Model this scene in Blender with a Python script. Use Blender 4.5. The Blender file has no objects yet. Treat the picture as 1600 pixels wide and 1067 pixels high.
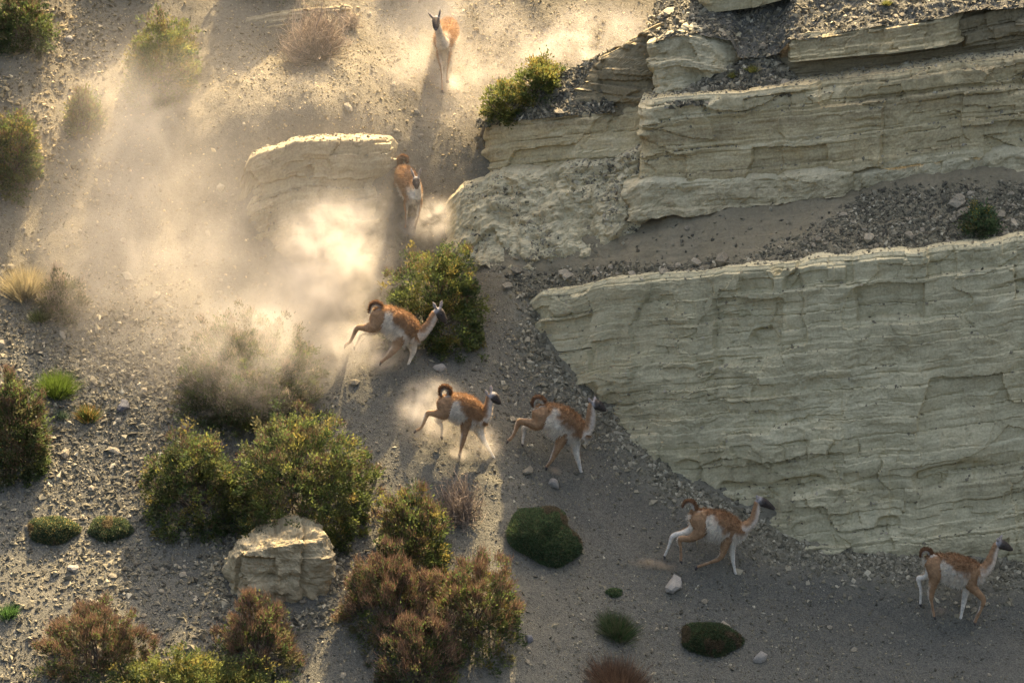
import bpy, bmesh, math, random
import numpy as np
from mathutils import Vector, Matrix, noise as mnoise

R = math.radians
rng = np.random.default_rng(7)
random.seed(7)
scene = bpy.context.scene
COL = scene.collection

# ------------------------------------------------------------------ camera
PITCH, DIST, PPM = R(18.0), 70.0, 85.0          # look-down angle, metres to the middle of the slope, photo pixels per metre there
FWD = np.array([0, math.cos(PITCH), -math.sin(PITCH)])
UPV = np.array([0, math.sin(PITCH), math.cos(PITCH)])
RGT = np.array([1.0, 0, 0])
CAM = -DIST * FWD
cd = bpy.data.cameras.new('camera'); cam = bpy.data.objects.new('camera', cd); COL.objects.link(cam)
cam.location = CAM; cam.rotation_euler = (math.pi/2 - PITCH, 0, 0)
cd.sensor_width = 36; cd.lens = 36*DIST/(1600/PPM); cd.clip_end = 2000; cd.clip_start = 1
scene.camera = cam

# ------------------------------------------------------------------ sky, sun, exposure
SUN_AZ, SUN_EL = R(18), R(50)                  # right of straight-back, above horizon
world = bpy.data.worlds.new('World'); scene.world = world; world.use_nodes = True
wn = world.node_tree.nodes; wl = world.node_tree.links
bg = wn['Background']; sky = wn.new('ShaderNodeTexSky'); sky.sky_type = 'NISHITA'; sky.sun_disc = False
sky.sun_elevation = SUN_EL; sky.sun_rotation = SUN_AZ; sky.air_density = 0.8; sky.dust_density = 8.0; sky.ozone_density = 0.0
wl.new(sky.outputs[0], bg.inputs[0]); bg.inputs[1].default_value = 0.125
SUN = np.array([math.cos(SUN_EL)*math.sin(SUN_AZ), math.cos(SUN_EL)*math.cos(SUN_AZ), math.sin(SUN_EL)])
sl = bpy.data.lights.new('sun', 'SUN'); so = bpy.data.objects.new('sun', sl); COL.objects.link(so)
sl.energy = 5.0; sl.angle = R(0.6); sl.color = (1.0, 0.77, 0.46)
so.rotation_euler = Vector(SUN).to_track_quat('Z', 'Y').to_euler(); so.location = (0, 0, 40)
vs = scene.view_settings
vs.view_transform = 'Standard'; vs.look = 'None'; vs.gamma = 1; vs.use_curve_mapping = False
vs.exposure = 2.02
cy = scene.cycles
cy.use_denoising = True; cy.max_bounces = 6; cy.diffuse_bounces = 3; cy.glossy_bounces = 2
cy.transmission_bounces = 4; cy.volume_bounces = 2; cy.transparent_max_bounces = 8
cy.volume_step_rate = 1.3; cy.volume_max_steps = 96
cy.use_adaptive_sampling = True; cy.adaptive_threshold = 0.02
cy.caustics_reflective = False; cy.caustics_refractive = False

# ------------------------------------------------------------------ numeric helpers
def hsh(ix, iy, s=0):
    h = (ix.astype(np.int64)*374761393 + iy.astype(np.int64)*668265263 + s*1442695041) & 0x7fffffff
    h = ((h ^ (h >> 13))*1274126177) & 0x7fffffff
    h = ((h ^ (h >> 16))*2246822519) & 0x7fffffff
    return (h ^ (h >> 15))/float(0x7fffffff)
def vn(x, y, s=0):
    x = np.asarray(x, float); y = np.asarray(y, float)
    ix = np.floor(x); iy = np.floor(y); fx = x-ix; fy = y-iy
    fx = fx*fx*fx*(fx*(fx*6-15)+10); fy = fy*fy*fy*(fy*(fy*6-15)+10)
    a = hsh(ix, iy, s); b = hsh(ix+1, iy, s); c = hsh(ix, iy+1, s); d = hsh(ix+1, iy+1, s)
    return 2*((a*(1-fx)+b*fx)*(1-fy)+(c*(1-fx)+d*fx)*fy)-1
def fbm(x, y, o=4, s=0, g=0.5):
    t = 0; a = 1.0; n = 0
    for k in range(o):
        t = t+a*vn(x*2**k+17.3*k, y*2**k-9.1*k, s+k); n += a; a *= g
    return t/n
def sstep(a, b, x):
    t = np.clip((x-a)/(b-a), 0, 1); return t*t*(3-2*t)

def ray(px, py):
    return FWD*DIST + RGT*((px-800)/PPM) + UPV*((533.5-py)/PPM)
def at_y(px, py, Y):
    d = ray(px, py); t = (Y-CAM[1])/d[1]
    return CAM+d*t
def project(P):
    q = np.asarray(P)-CAM
    dep = q@FWD
    return 800+PPM*DIST*(q@RGT)/dep, 533.5-PPM*DIST*(q@UPV)/dep

# ------------------------------------------------------------------ object helpers
def link(o, parent=None):
    COL.objects.link(o)
    if parent is not None: o.parent = parent
    return o
def mesh_np(name, V, F, smooth=False):
    V = np.ascontiguousarray(V, dtype=np.float32); F = np.ascontiguousarray(F, dtype=np.int32)
    m = bpy.data.meshes.new(name); n, k = F.shape
    m.vertices.add(len(V)); m.vertices.foreach_set('co', V.ravel())
    m.loops.add(n*k); m.loops.foreach_set('vertex_index', F.ravel())
    m.polygons.add(n); m.polygons.foreach_set('loop_start', np.arange(0, n*k, k, dtype=np.int32))
    m.update(calc_edges=True)
    m.polygons.foreach_set('use_smooth', np.full(n, smooth, dtype=bool))
    return m
def attr(m, name, data, kind):
    a = m.attributes.new(name, kind, 'POINT')
    d = np.ascontiguousarray(data, dtype=np.float32)
    a.data.foreach_set({'FLOAT_COLOR': 'color', 'FLOAT_VECTOR': 'vector', 'FLOAT': 'value'}[kind], d.ravel())
def rgba(c):
    return np.concatenate([np.clip(c, 0, 1), np.ones((len(c), 1))], 1)
def obj(name, m, mat, parent=None):
    o = bpy.data.objects.new(name, m)
    if mat is not None: m.materials.append(mat)
    return link(o, parent)
def empty(name, loc):
    o = bpy.data.objects.new(name, None); o.location = loc; o.empty_display_size = .2
    return link(o)
def tag(o, label=None, cat=None, group=None, kind=None):
    for k, v in (('label', label), ('category', cat), ('group', group), ('kind', kind)):
        if v: o[k] = v
    return o
def grid_faces(r, c):
    i = np.arange(r*c).reshape(r, c)
    return np.stack([i[:-1, :-1], i[:-1, 1:], i[1:, 1:], i[1:, :-1]], -1).reshape(-1, 4)
ROWS_UP = grid_faces

# ------------------------------------------------------------------ materials
class NT:
    def __init__(s, name):
        s.m = bpy.data.materials.new(name); s.m.use_nodes = True
        s.t = s.m.node_tree; s.t.nodes.clear(); s.out = s.t.nodes.new('ShaderNodeOutputMaterial')
    def n(s, ty, **kw):
        nd = s.t.nodes.new(ty)
        for k, v in kw.items():
            if k in nd.inputs: nd.inputs[k].default_value = v
            else: setattr(nd, k, v)
        return nd
    def l(s, a, b): s.t.links.new(a, b)
    def ramp(s, fac, stops):
        r = s.t.nodes.new('ShaderNodeValToRGB'); e = r.color_ramp.elements
        while len(e) < len(stops): e.new(.5)
        for el, (p, c) in zip(e, stops): el.position = p; el.color = (*c, 1) if len(c) == 3 else c
        s.l(fac, r.inputs[0]); return r.outputs[0]
    def noise(s, vec, scale, detail=4, rough=.55):
        nd = s.n('ShaderNodeTexNoise'); nd.inputs['Scale'].default_value = scale
        nd.inputs['Detail'].default_value = detail; nd.inputs['Roughness'].default_value = rough
        s.l(vec, nd.inputs['Vector']); return nd.outputs['Fac']
    def mix(s, fac, a, b, mode='MIX'):
        m = s.n('ShaderNodeMix'); m.data_type = 'RGBA'; m.blend_type = mode
        for k, v in ((0, fac), (6, a), (7, b)):
            if hasattr(v, 'links') or hasattr(v, 'is_linked'): s.l(v, m.inputs[k])
            else: m.inputs[k].default_value = v if k == 0 else (*v, 1)
        return m.outputs[2]
    def mul(s, vec, v):
        m = s.n('ShaderNodeVectorMath', operation='MULTIPLY'); s.l(vec, m.inputs[0]); m.inputs[1].default_value = v
        return m.outputs[0]
    def finish(s, color, rough=.9, bump=None, strength=.5, dist=.02, translucent=0, spec=.2):
        p = s.n('ShaderNodeBsdfPrincipled'); p.inputs['Roughness'].default_value = rough
        p.inputs['Specular IOR Level'].default_value = spec
        s.l(color, p.inputs['Base Color'])
        if bump is not None:
            b = s.n('ShaderNodeBump'); b.inputs['Strength'].default_value = strength; b.inputs['Distance'].default_value = dist
            s.l(bump, b.inputs['Height']); s.l(b.outputs[0], p.inputs['Normal'])
        sh = p.outputs[0]
        if translucent:
            t = s.n('ShaderNodeBsdfTranslucent'); s.l(color, t.inputs['Color'])
            mx = s.n('ShaderNodeMixShader'); mx.inputs[0].default_value = translucent
            s.l(sh, mx.inputs[1]); s.l(t.outputs[0], mx.inputs[2]); sh = mx.outputs[0]
        s.l(sh, s.out.inputs['Surface']); return s.m
MAT = {}
def mat_ground():
    s = NT('hillside_dirt'); tc = s.n('ShaderNodeTexCoord').outputs['Object']
    big = s.noise(tc, .35, 4); mid = s.noise(tc, 2.2, 6); fine = s.noise(tc, 16, 6, .7); grit = s.noise(tc, 42, 3, .7)
    c1 = s.ramp(big, [(.36, (.082, .079, .060)), (.5, (.118, .110, .079)), (.64, (.165, .148, .102))])
    c2 = s.ramp(mid, [(.35, (0.076, 0.074, 0.059)), (.65, (0.160, 0.146, 0.106))])
    c3 = s.ramp(fine, [(.35, (0.055, 0.055, 0.045)), (.5, (0.108, 0.101, 0.076)), (.68, (0.210, 0.190, 0.136))])
    c = s.mix(.38, c1, c2); c = s.mix(.5, c, c3)
    c = s.mix(.35, c, s.ramp(grit, [(.4, (0.040, 0.040, 0.035)), (.6, (0.214, 0.198, 0.147))]))
    sed = s.n('ShaderNodeAttribute', attribute_name='sed').outputs['Fac']     # pale silt washed off the cliff
    c = s.mix(sed, c, s.mix(.45, s.ramp(mid, [(.35, (.26, .225, .145)), (.65, (.37, .33, .215))]), c3))
    tan = s.n('ShaderNodeAttribute', attribute_name='tan').outputs['Fac']     # ground colour painted warmer and brighter up the slope
    c = s.mix(tan, c, s.mix(.5, s.ramp(mid, [(.35, (.20, .16, .092)), (.65, (.31, .25, .145))]), c3))
    h = s.n('ShaderNodeMath', operation='ADD'); s.l(fine, h.inputs[0]); s.l(grit, h.inputs[1])
    return s.finish(c, .95, h.outputs[0], .8, .035, spec=.1)
def mat_rock(name, stops, bands, seed=0., blot=.35, bumpd=.02, ochre=(.40, .30, .17), och=.35):
    s = NT(name); a = s.n('ShaderNodeAttribute', attribute_name='st').outputs['Vector']
    o = s.n('ShaderNodeVectorMath', operation='ADD'); s.l(a, o.inputs[0]); o.inputs[1].default_value = (seed, seed*1.7, seed*.3); v = o.outputs[0]
    band = s.noise(s.mul(v, (.22, bands, 0)), 1.0, 5, .6)
    thin = s.noise(s.mul(v, (.5, bands*5, 0)), 1.0, 3, .6)
    blotch = s.noise(v, 1.6, 6, .6); fine = s.noise(v, 22, 5, .65)
    streak = s.noise(s.mul(v, (7, .6, 1)), 1.0, 4, .6)
    c = s.ramp(band, stops)
    c = s.mix(.28, c, s.ramp(thin, [(.35, tuple(x*.75 for x in stops[0][1])), (.65, stops[-1][1])]))
    c = s.mix(blot, c, s.ramp(blotch, [(.35, tuple(x*.72 for x in stops[0][1])), (.6, stops[-1][1])]))
    f = s.ramp(blotch, [(.52, (0, 0, 0)), (.72, (och, och, och))]); fb = s.n('ShaderNodeMath', operation='MULTIPLY')
    s.l(f, fb.inputs[0]); s.l(band, fb.inputs[1]); c = s.mix(fb.outputs[0], c, ochre)
    c = s.mix(.15, c, s.ramp(streak, [(.35, (.17, .155, .125)), (.62, stops[-1][1])]))
    c = s.mix(.25, c, s.ramp(fine, [(.35, tuple(x*.5 for x in stops[0][1])), (.65, tuple(min(1, x*1.15) for x in stops[-1][1]))]))
    h = s.n('ShaderNodeMath', operation='ADD'); s.l(fine, h.inputs[0]); s.l(thin, h.inputs[1])
    return s.finish(c, .93, h.outputs[0], .7, bumpd, spec=.12)
def mat_attr(name, rough=.85, translucent=0., bumpscale=0, spec=.2):
    s = NT(name); c = s.n('ShaderNodeAttribute', attribute_name='col').outputs['Color']
    b = None
    if bumpscale: b = s.noise(s.n('ShaderNodeTexCoord').outputs['Object'], bumpscale, 5, .6)
    return s.finish(c, rough, b, .5, .02, translucent, spec)
def mat_stone(name, a, b, sc=9):
    s = NT(name); tc = s.n('ShaderNodeTexCoord').outputs['Object']
    r = s.n('ShaderNodeObjectInfo').outputs['Random']
    base = s.ramp(r, [(0, a), (.6, tuple((x+y)/2 for x, y in zip(a, b))), (1, b)])
    f = s.noise(tc, sc, 6, .65)
    c = s.mix(.5, base, s.ramp(f, [(.35, tuple(x*.6 for x in a)), (.65, b)]))
    return s.finish(c, .9, f, .6, .03, spec=.2)
MAT['ground'] = mat_ground()
MAT['cliff_low'] = mat_rock('pale_siltstone', [(.36, (0.355, 0.297, 0.154)), (.47, (0.488, 0.420, 0.233)), (.55, (0.532, 0.463, 0.261)), (.64, (0.665, 0.587, 0.354))], 1.5, 0, .25, .035, (0.554, 0.366, 0.140), .5)
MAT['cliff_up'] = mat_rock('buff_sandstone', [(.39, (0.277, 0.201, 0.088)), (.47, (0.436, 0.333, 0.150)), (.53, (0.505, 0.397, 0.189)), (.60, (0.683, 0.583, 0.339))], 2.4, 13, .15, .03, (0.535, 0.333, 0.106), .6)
MAT['cliff_pale'] = mat_rock('pale_crumbly_rock', [(.38, (0.376, 0.294, 0.150)), (.5, (0.515, 0.431, 0.238)), (.62, (0.663, 0.578, 0.352))], 2.0, 29, .3, .05, (0.495, 0.314, 0.106), .6)
MAT['cliff_mud'] = mat_rock('smooth_mudstone', [(.3, (0.178, 0.149, 0.086)), (.5, (0.208, 0.174, 0.104)), (.7, (0.243, 0.204, 0.123))], 1.2, 41, .35, .02)
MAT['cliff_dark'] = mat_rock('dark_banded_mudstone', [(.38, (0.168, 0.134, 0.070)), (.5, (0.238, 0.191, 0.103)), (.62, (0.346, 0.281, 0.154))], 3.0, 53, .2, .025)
MAT['cliff_tan'] = mat_rock('tan_sandstone', [(.39, (.20, .148, .072)), (.47, (.29, .225, .115)), (.53, (.33, .262, .14)), (.60, (.46, .385, .23))], 2.4, 13, .2, .035, (.40, .26, .10), .6)
MAT['scree'] = MAT['ground']
MAT['pebble'] = mat_attr('pebble', .85, 0)
MAT['leaf'] = mat_attr('leaf', .6, .5, spec=.3)
MAT['twig'] = mat_attr('twig', .9, .25)
MAT['fur'] = mat_attr('fur', .9, .4, spec=.1)
MAT['coat'] = mat_attr('coat', .95, .06, 60, spec=.08)
MAT['stone'] = mat_stone('stone', (.14, .12, .078), (.40, .34, .225))
MAT['pale_stone'] = mat_stone('pale_stone', (.42, .40, .36), (.58, .55, .5))
MAT['dark_stone'] = mat_stone('dark_stone', (.09, .09, .095), (.16, .155, .15))
s_ = NT('eye_gloss'); rgbn = s_.n('ShaderNodeRGB'); rgbn.outputs[0].default_value = (.008, .007, .006, 1)
MAT['eye'] = s_.finish(rgbn.outputs[0], .12, spec=.6)

# ------------------------------------------------------------------ hillside (thin-plate fit through points read off the slope)
CTRL = [(812,487,.80),(870,603,.05),(960,668,-.55),(1050,757,-1.40),(1130,797,-2.0),(1230,857,-2.6),(1400,880,-2.95),(1600,900,-3.2),(1850,930,-3.4),
        (1600,1067,-5.3),(1250,1067,-5.1),(1050,1067,-5.2),(810,1067,-6.0),(400,1067,-6.4),(0,1067,-6.5),(-300,1067,-6.5),(1850,1067,-5.3),
        (400,870,-4.1),(0,870,-4.2),(700,870,-4.0),(900,870,-3.4),(1080,870,-3.1),
        (0,533,.0),(300,533,0),(560,560,-.3),(700,600,-.75),(700,700,-2.0),(400,700,-2.0),(0,700,-2.1),
        (0,300,2.9),(-300,300,2.9),(250,345,2.3),(480,352,2.35),(600,345,2.45),(690,385,2.25),(760,455,1.2),
        (200,210,3.7),(390,205,3.05),(500,197,3.05),(620,197,3.6),(700,290,2.95),(735,190,3.95),
        (0,60,5.7),(250,60,5.7),(450,90,5.0),(450,15,5.7),(690,130,4.75),(800,60,5.7),(930,40,6.1),(640,0,6.5),(250,-60,7.2),(640,-120,8.0),(1000,-60,7.5),(-300,0,6.6)]
cp = np.array([at_y(*c) for c in CTRL])
xtra = [(9,4,1.6),(6,4,1.9),(9,9,5.0),(12,0,-1.2),(14,-12,-8.6),(-16,-14,-9.5),(0,-14,-9.4),(-20,4,2.9),(-20,14,9.5),(0,18,12.2),(16,18,10.6),(-20,-6,-4.0),(20,-4,-3.4),(0,28,18.8),(-22,28,18.8),(20,28,18)]
cp = np.vstack([cp, np.array(xtra, float)])
def tps_k(r2): return np.where(r2 > 1e-12, .5*r2*np.log(np.maximum(r2, 1e-12)), 0)
n_ = len(cp); K = tps_k(((cp[:, None, :2]-cp[None, :, :2])**2).sum(-1))+np.eye(n_)*.06
Pm = np.column_stack([np.ones(n_), cp[:, :2]])
sol = np.linalg.solve(np.block([[K, Pm], [Pm.T, np.zeros((3, 3))]]), np.concatenate([cp[:, 2], np.zeros(3)]))
TW, TA = sol[:n_], sol[n_:]
def seg_dist(x, y, L):
    best = np.full(x.shape, 1e9)
    for (x0, y0), (x1, y1) in zip(L[:-1], L[1:]):
        dx, dy = x1-x0, y1-y0; t = np.clip(((x-x0)*dx+(y-y0)*dy)/(dx*dx+dy*dy), 0, 1)
        best = np.minimum(best, np.hypot(x-x0-t*dx, y-y0-t*dy))
    return best
FOOT = cp[:9, :2]+np.array([.30, .32]); TRACK = None
def gz(x, y):
    x = np.asarray(x, float); y = np.asarray(y, float); sh = x.shape; x = x.ravel(); y = y.ravel()
    z = TA[0]+TA[1]*x+TA[2]*y
    for i in range(n_): z = z+TW[i]*tps_k((x-cp[i, 0])**2+(y-cp[i, 1])**2)
    rough = .6+.5*sstep(-.3, .5, fbm(x*.5, y*.5, 3, 71))
    z = z+.10*fbm(x*.55, y*.45, 3, 3)+.045*fbm(x*1.7, y*1.5, 3, 5)*rough+.022*fbm(x*5, y*5, 3, 9)*rough
    z = z+.05*vn(x*1.1+.55*y+.5*vn(x*.3, y*.3, 2), y*.16, 21)
    up = sstep(0, 2.2, y)*sstep(2.5, .5, x); rl = np.abs(fbm(x*.75+.42*y, y*.22-.1*x, 3, 61))
    z = z+up*(.11*(rl-.25)+.04*fbm(x*2.6, y*2.2, 3, 62))
    d = seg_dist(x, y, FOOT); z = z+(.20+.07*vn(x*.8, y*.8, 33))*np.exp(-(d/.60)**1.6)
    if TRACK is not None:
        d = seg_dist(x, y, TRACK)+.12*vn(x*2, y*2, 34); k = np.exp(-(d/.30)**2)
        z = z-k*(.035+.05*np.clip(vn(x*5, y*5, 35), -.2, 1)); z = z+.03*np.exp(-((d-.48)/.14)**2)
    return z.reshape(sh)
def ground_hit(px, py):
    d = ray(px, py); t = np.linspace(.72, 1.35, 500); P = CAM+d*t[:, None]
    f = P[:, 2]-gz(P[:, 0], P[:, 1]); k = np.argmax(f < 0)
    if k == 0: return P[-1]
    t0 = t[k-1]+(t[k]-t[k-1])*f[k-1]/(f[k-1]-f[k])
    return CAM+d*t0
TRACK = np.array([ground_hit(*q)[:2] for q in ((700, 60), (688, 150), (650, 260), (632, 360), (600, 470), (600, 575), (700, 715), (790, 725), (900, 750), (1010, 850), (1120, 905), (1300, 950), (1500, 975), (1650, 985))])
def ground_normal(x, y, e=.25):
    g = gz(np.array([x+e, x-e, x, x]), np.array([y, y, y+e, y-e]))
    n = np.array([-(g[0]-g[1])/(2*e), -(g[2]-g[3])/(2*e), 1.0]); return n/np.linalg.norm(n)
def axis(lo, f0, f1, hi, st, co):
    return np.concatenate([np.arange(lo, f0, co), np.arange(f0, f1, st), np.arange(f1, hi+co, co)])
gx = axis(-24, -11, 11, 24, .045, .5); gy = axis(-18, -8.2, 9.2, 30, .045, .5)
GX, GY = np.meshgrid(gx, gy); GZ = gz(GX, GY)
GV = np.stack([GX, GY, GZ], -1)
hm = mesh_np('hillside', GV.reshape(-1, 3), grid_faces(*GX.shape), True)
fd = seg_dist(GX.ravel(), GY.ravel(), FOOT-np.array([.30, .32])*.5)+.28*fbm(GX.ravel()*1.3, GY.ravel()*1.3, 4, 38)
attr(hm, 'sed', .9*sstep(.95, .12, fd), 'FLOAT')
attr(hm, 'tan', .75*sstep(-.8, 2.2, GY.ravel()+.9*fbm(GX.ravel()*.5, GY.ravel()*.5, 4, 39)), 'FLOAT')
hill = obj('hillside', hm, MAT['ground'])
tag(hill, 'steep dusty gravel hillside falling towards the lower right', kind='structure')

# ------------------------------------------------------------------ cliff: beds of rock, each a real slab face with a top and returns
cliff = empty('cliff', tuple(at_y(1200, 640, -2.5))); tag(cliff, 'tall pale layered rock cliff standing right of the dusty gully', kind='structure')
bpy.context.view_layer.update()
CLI = cliff.matrix_world.inverted()
def relief(sx0, sh0, seed, lay=.16, a_lay=.06, a_blk=.05, a_fb=.05, blkw=.9, groove=.04, lump=0.):
    r0 = np.random.default_rng(seed)
    sx = sx0+.05*fbm(sx0*3.2, sh0*3.2, 3, seed+70); sh = sh0+.010*fbm(sx0*3.5, sh0*3.5, 3, seed+72)
    th = np.cumsum(np.concatenate([[0], lay*(.35+1.5*r0.random(200))]))
    w = sh+.03*fbm(sx*.25, sh*.2, 2, seed)+.006*vn(sx*4, sh*2, seed+4)+.2
    li = np.clip(np.searchsorted(th, w)-1, 0, 198); lo = th[li]; hi = th[li+1]; f = (w-lo)/(hi-lo); dl = np.minimum(w-lo, hi-w)
    off = a_lay*(.6*(hsh(li, li*0, seed)*2-1)+.6*vn(sx*.5+7.7*li, li*13.7, seed+1))+.022*(f-.5)*-1
    bw = blkw*(.4+1.3*hsh(li, li*0+3, seed)**1.5); u = sx/bw+hsh(li, li*0+5, seed)*9+.30*vn(sx*1.9, w*3.5, seed+2)
    bi = np.floor(u); bf = u-bi; bl = np.minimum(bf, 1-bf)*bw
    msk = .25+.75*sstep(-.2, .3, fbm(sx*.5, sh*.7, 2, seed+5))
    blk = a_blk*(hsh(bi, li, seed+7)*2-1)*msk
    gr = groove*1.2*np.exp(-(dl/.018)**2)*sstep(.05, .45, vn(sx*1.3+3.1*li, li*2.3, seed+11))
    gr = gr+groove*.7*np.exp(-(bl/.022)**2)*msk*(hsh(bi, li, seed+17) > .45)
    # big slabs broken away: rectangular hollows spanning several layers
    U = np.floor(sx/1.25+.35*vn(sx*.9, sh*.9, seed+30)); V2 = np.floor(sh/.62+.08*vn(sx*2.2, sh*.8, seed+31)+.3*hsh(U, U*0, seed+9))
    slab = a_blk*2.2*((hsh(U, V2, seed+15) > .62).astype(float)*1.0-.3)*sstep(-.45, .1, fbm(sx*.4, sh*.5, 2, seed+6))
    U3 = np.floor(sx/.46+.5*vn(sx*1.7, sh*1.3, seed+34)); V3 = np.floor(sh/.24+.10*vn(sx*2.6, sh*1.1, seed+35)+hsh(U3, U3*0, seed+19)); slab = slab+a_blk*.9*((hsh(U3, V3, seed+16) > .7).astype(float)-.2)*msk
    fl = .006*vn(sx*3, sh*14, seed+44)
    cw = .5*vn(sx*.8, sh*.8, seed+90)+.15*vn(sx*3, sh*3, seed+92); CU_ = np.floor(sx/1.7+cw); CV_ = np.floor(sh/1.5+.5*vn(sx*.5, sh*.5, seed+91)+hsh(CU_, CU_*0, seed+93))
    fl = fl+a_blk*1.3*(hsh(CU_, CV_, seed+94)*2-1)+.035*fbm(sx*2.6, sh*.7, 3, seed+95)
    d = off+blk-gr-slab+a_fb*fbm(sx*1.1, sh*1.1, 4, seed+20)+fl+.022*fbm(sx*5, sh*6, 4, seed+22, .6)*(.5+sstep(-.2, .4, fbm(sx*.9, sh*.9, 2, seed+23)))
    # gouged hollows
    d = d-.12*a_blk/.05*sstep(.52, .8, vn(sx*1.3, sh*2.2, seed+25))*msk
    if lump: d = d+lump*.55*fbm(sx*9, sh*9, 3, seed+43, .7)+lump*.8*(np.abs(fbm(sx*1.4, sh*1.6, 4, seed+40))*2-.4)+lump*.6*fbm(sx*4, sh*4, 4, seed+41, .65)
    return d, li
def interp_cols(pts, step):
    P = np.array(pts, float); px = P[:, 0]
    n = max(3, int((px[-1]-px[0])/PPM/step)); q = np.linspace(px[0], px[-1], n)
    return q, [np.interp(q, px, P[:, k]) for k in range(1, P.shape[1])]
SHEETS = {}
def bed(name, pts, mat, seed, ret_l=1.2, ret_r=.6, back=((.12, .02), (.5, .03), (1.4, .02)), step=.035, edge=.06, cuts=None, label=None, rel=None, topwob=0.0, keep=None, sag=0., flat=False, smooth=False, botwob=0.):
    """pts: (px, py_top, py_bottom, Y_top, Y_bottom). Returns the part objects."""
    q, (pt, pb, Yt, Yb) = interp_cols(pts, step)
    if topwob: pt = pt+topwob*fbm(q/60., q*0+seed, 4, seed+50)
    if botwob: pb = pb+botwob*fbm(q/45., q*0+seed, 4, seed+51, .6)
    T = np.array([at_y(a, b, c) for a, b, c in zip(q, pt, Yt)]); B = np.array([at_y(a, b, c) for a, b, c in zip(q, pb, Yb)])
    H = np.max(np.linalg.norm(T-B, axis=1)); nr = max(4, int(H/(step*.85)))
    f = np.linspace(0, 1, nr)[:, None, None]
    G = B[None]*(1-f)+T[None]*f
    if sag: G[..., 2] -= sag*np.sin(np.pi*f[..., 0])
    seg = np.linalg.norm(np.diff((T+B)/2, axis=0), axis=1); sx = np.concatenate([[0], np.cumsum(seg)])+seed*3.1
    SX = np.broadcast_to(sx, (nr, len(q))).copy(); SH = np.linalg.norm(T[None]-G, axis=2)
    ED = SH.copy()
    if flat: SH = G[..., 2].max()+.3-G[..., 2]+.09*(G[..., 0]-G[..., 0].min())
    tang = np.gradient((T+B)/2, axis=0); nrm = np.stack([tang[:, 1], -tang[:, 0], np.zeros(len(q))], -1)
    nrm /= np.linalg.norm(nrm, axis=1)[:, None]                     # outward, horizontal (towards the camera side)
    up = (T-B); up /= np.linalg.norm(up, axis=1)[:, None]
    fn = np.cross(tang/np.linalg.norm(tang, axis=1)[:, None], up)   # face normal
    fn *= np.sign((fn*nrm).sum(1))[:, None]
    d, li = relief(SX, SH, seed, **(rel or {}))
    d = d-edge*np.exp(-(ED/.05)**2)
    s0 = SX-SX[:, :1]; s1 = SX[:, -1:]-SX
    if ret_l: d = d-(.16+.16*vn(SH*3.5, SH*0+seed, seed+3)+.06*vn(SH*11, SH*0, seed+4))*np.exp(-(s0/(.16+.08*vn(SH*2.5, SH*0, seed+6)))**1.5)
    if ret_r: d = d-(.14+.14*vn(SH*3.5, SH*0+seed, seed+13)+.06*vn(SH*11, SH*0, seed+14))*np.exp(-(s1/.16)**1.5)
    G = G+fn[None]*d[..., None]
    rows = [G]
    sxs = [SX]; shs = [SH]; acc = 0
    top = G[-1]
    for k, (dy, dz) in enumerate(back):
        nn = max(1, int((dy-acc)/.06)) if k < 2 else max(2, int((dy-acc)/.12))
        for j in range(1, nn+1):
            yy = acc+(dy-acc)*j/nn; z0 = back[k-1][1] if k else 0; zz = z0+(dz-z0)*j/nn
            Rr = top-nrm*yy+np.array([0, 0, 1])*(zz+.03*fbm(sx*2.5, sx*0+yy*2.5, 3, seed+60)*min(1, yy*4))[:, None]
            rows.append(Rr[None]); sxs.append(sx[None]); shs.append(np.full((1, len(q)), -yy))
        acc = dy
    G = np.concatenate(rows); SX = np.concatenate(sxs); SH = np.concatenate(shs)
    def side(col, sgn, L):
        nn = int(L/.07)+1; c = G[:, col]; t = tang[col]/np.linalg.norm(tang[col]); nv = -nrm[col]
        out = []
        for j in range(1, nn+1):
            a = L*j/nn; bend = (1-math.exp(-a/.12))*.12
            dd = .06*fbm(SH[:, col]*2.5+j*.13, np.full(len(G), j*.17+seed), 3, seed+80)
            out.append(c+nv*a+t*sgn*(bend+dd[:, None]))
        return out
    if ret_l:
        Ls = side(0, -1, ret_l); k = len(Ls)
        G = np.concatenate([np.stack(Ls[::-1], 1), G], 1); SX = np.concatenate([SX[:, :1]-np.linspace(ret_l, ret_l/k, k)[None], SX], 1); SH = np.concatenate([np.repeat(SH[:, :1], k, 1), SH], 1)
    if ret_r:
        Rs = side(-1, 1, ret_r); k = len(Rs)
        G = np.concatenate([G, np.stack(Rs, 1)], 1); SX = np.concatenate([SX, SX[:, -1:]+np.linspace(ret_r/k, ret_r, k)[None]], 1); SH = np.concatenate([SH, np.repeat(SH[:, -1:], k, 1)], 1)
    SHEETS[keep or name+str(seed)] = G
    r, c = SX.shape
    bounds = [0]+[int(x*nr) for x in (cuts or [])]+[r-1]
    res = []
    for a, b in zip(bounds[:-1], bounds[1:]):
        V = G[a:b+1].reshape(-1, 3)
        Vl = V-np.array(cliff.location)
        m = mesh_np(name, Vl, grid_faces(b+1-a, c), smooth)
        attr(m, 'st', np.stack([SX[a:b+1], SH[a:b+1], np.zeros((b+1-a, c))], -1).reshape(-1, 3), 'FLOAT_VECTOR')
        o = obj(name, m, mat, cliff); res.append(o)
        if label: o['label'] = label
    return res

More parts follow.
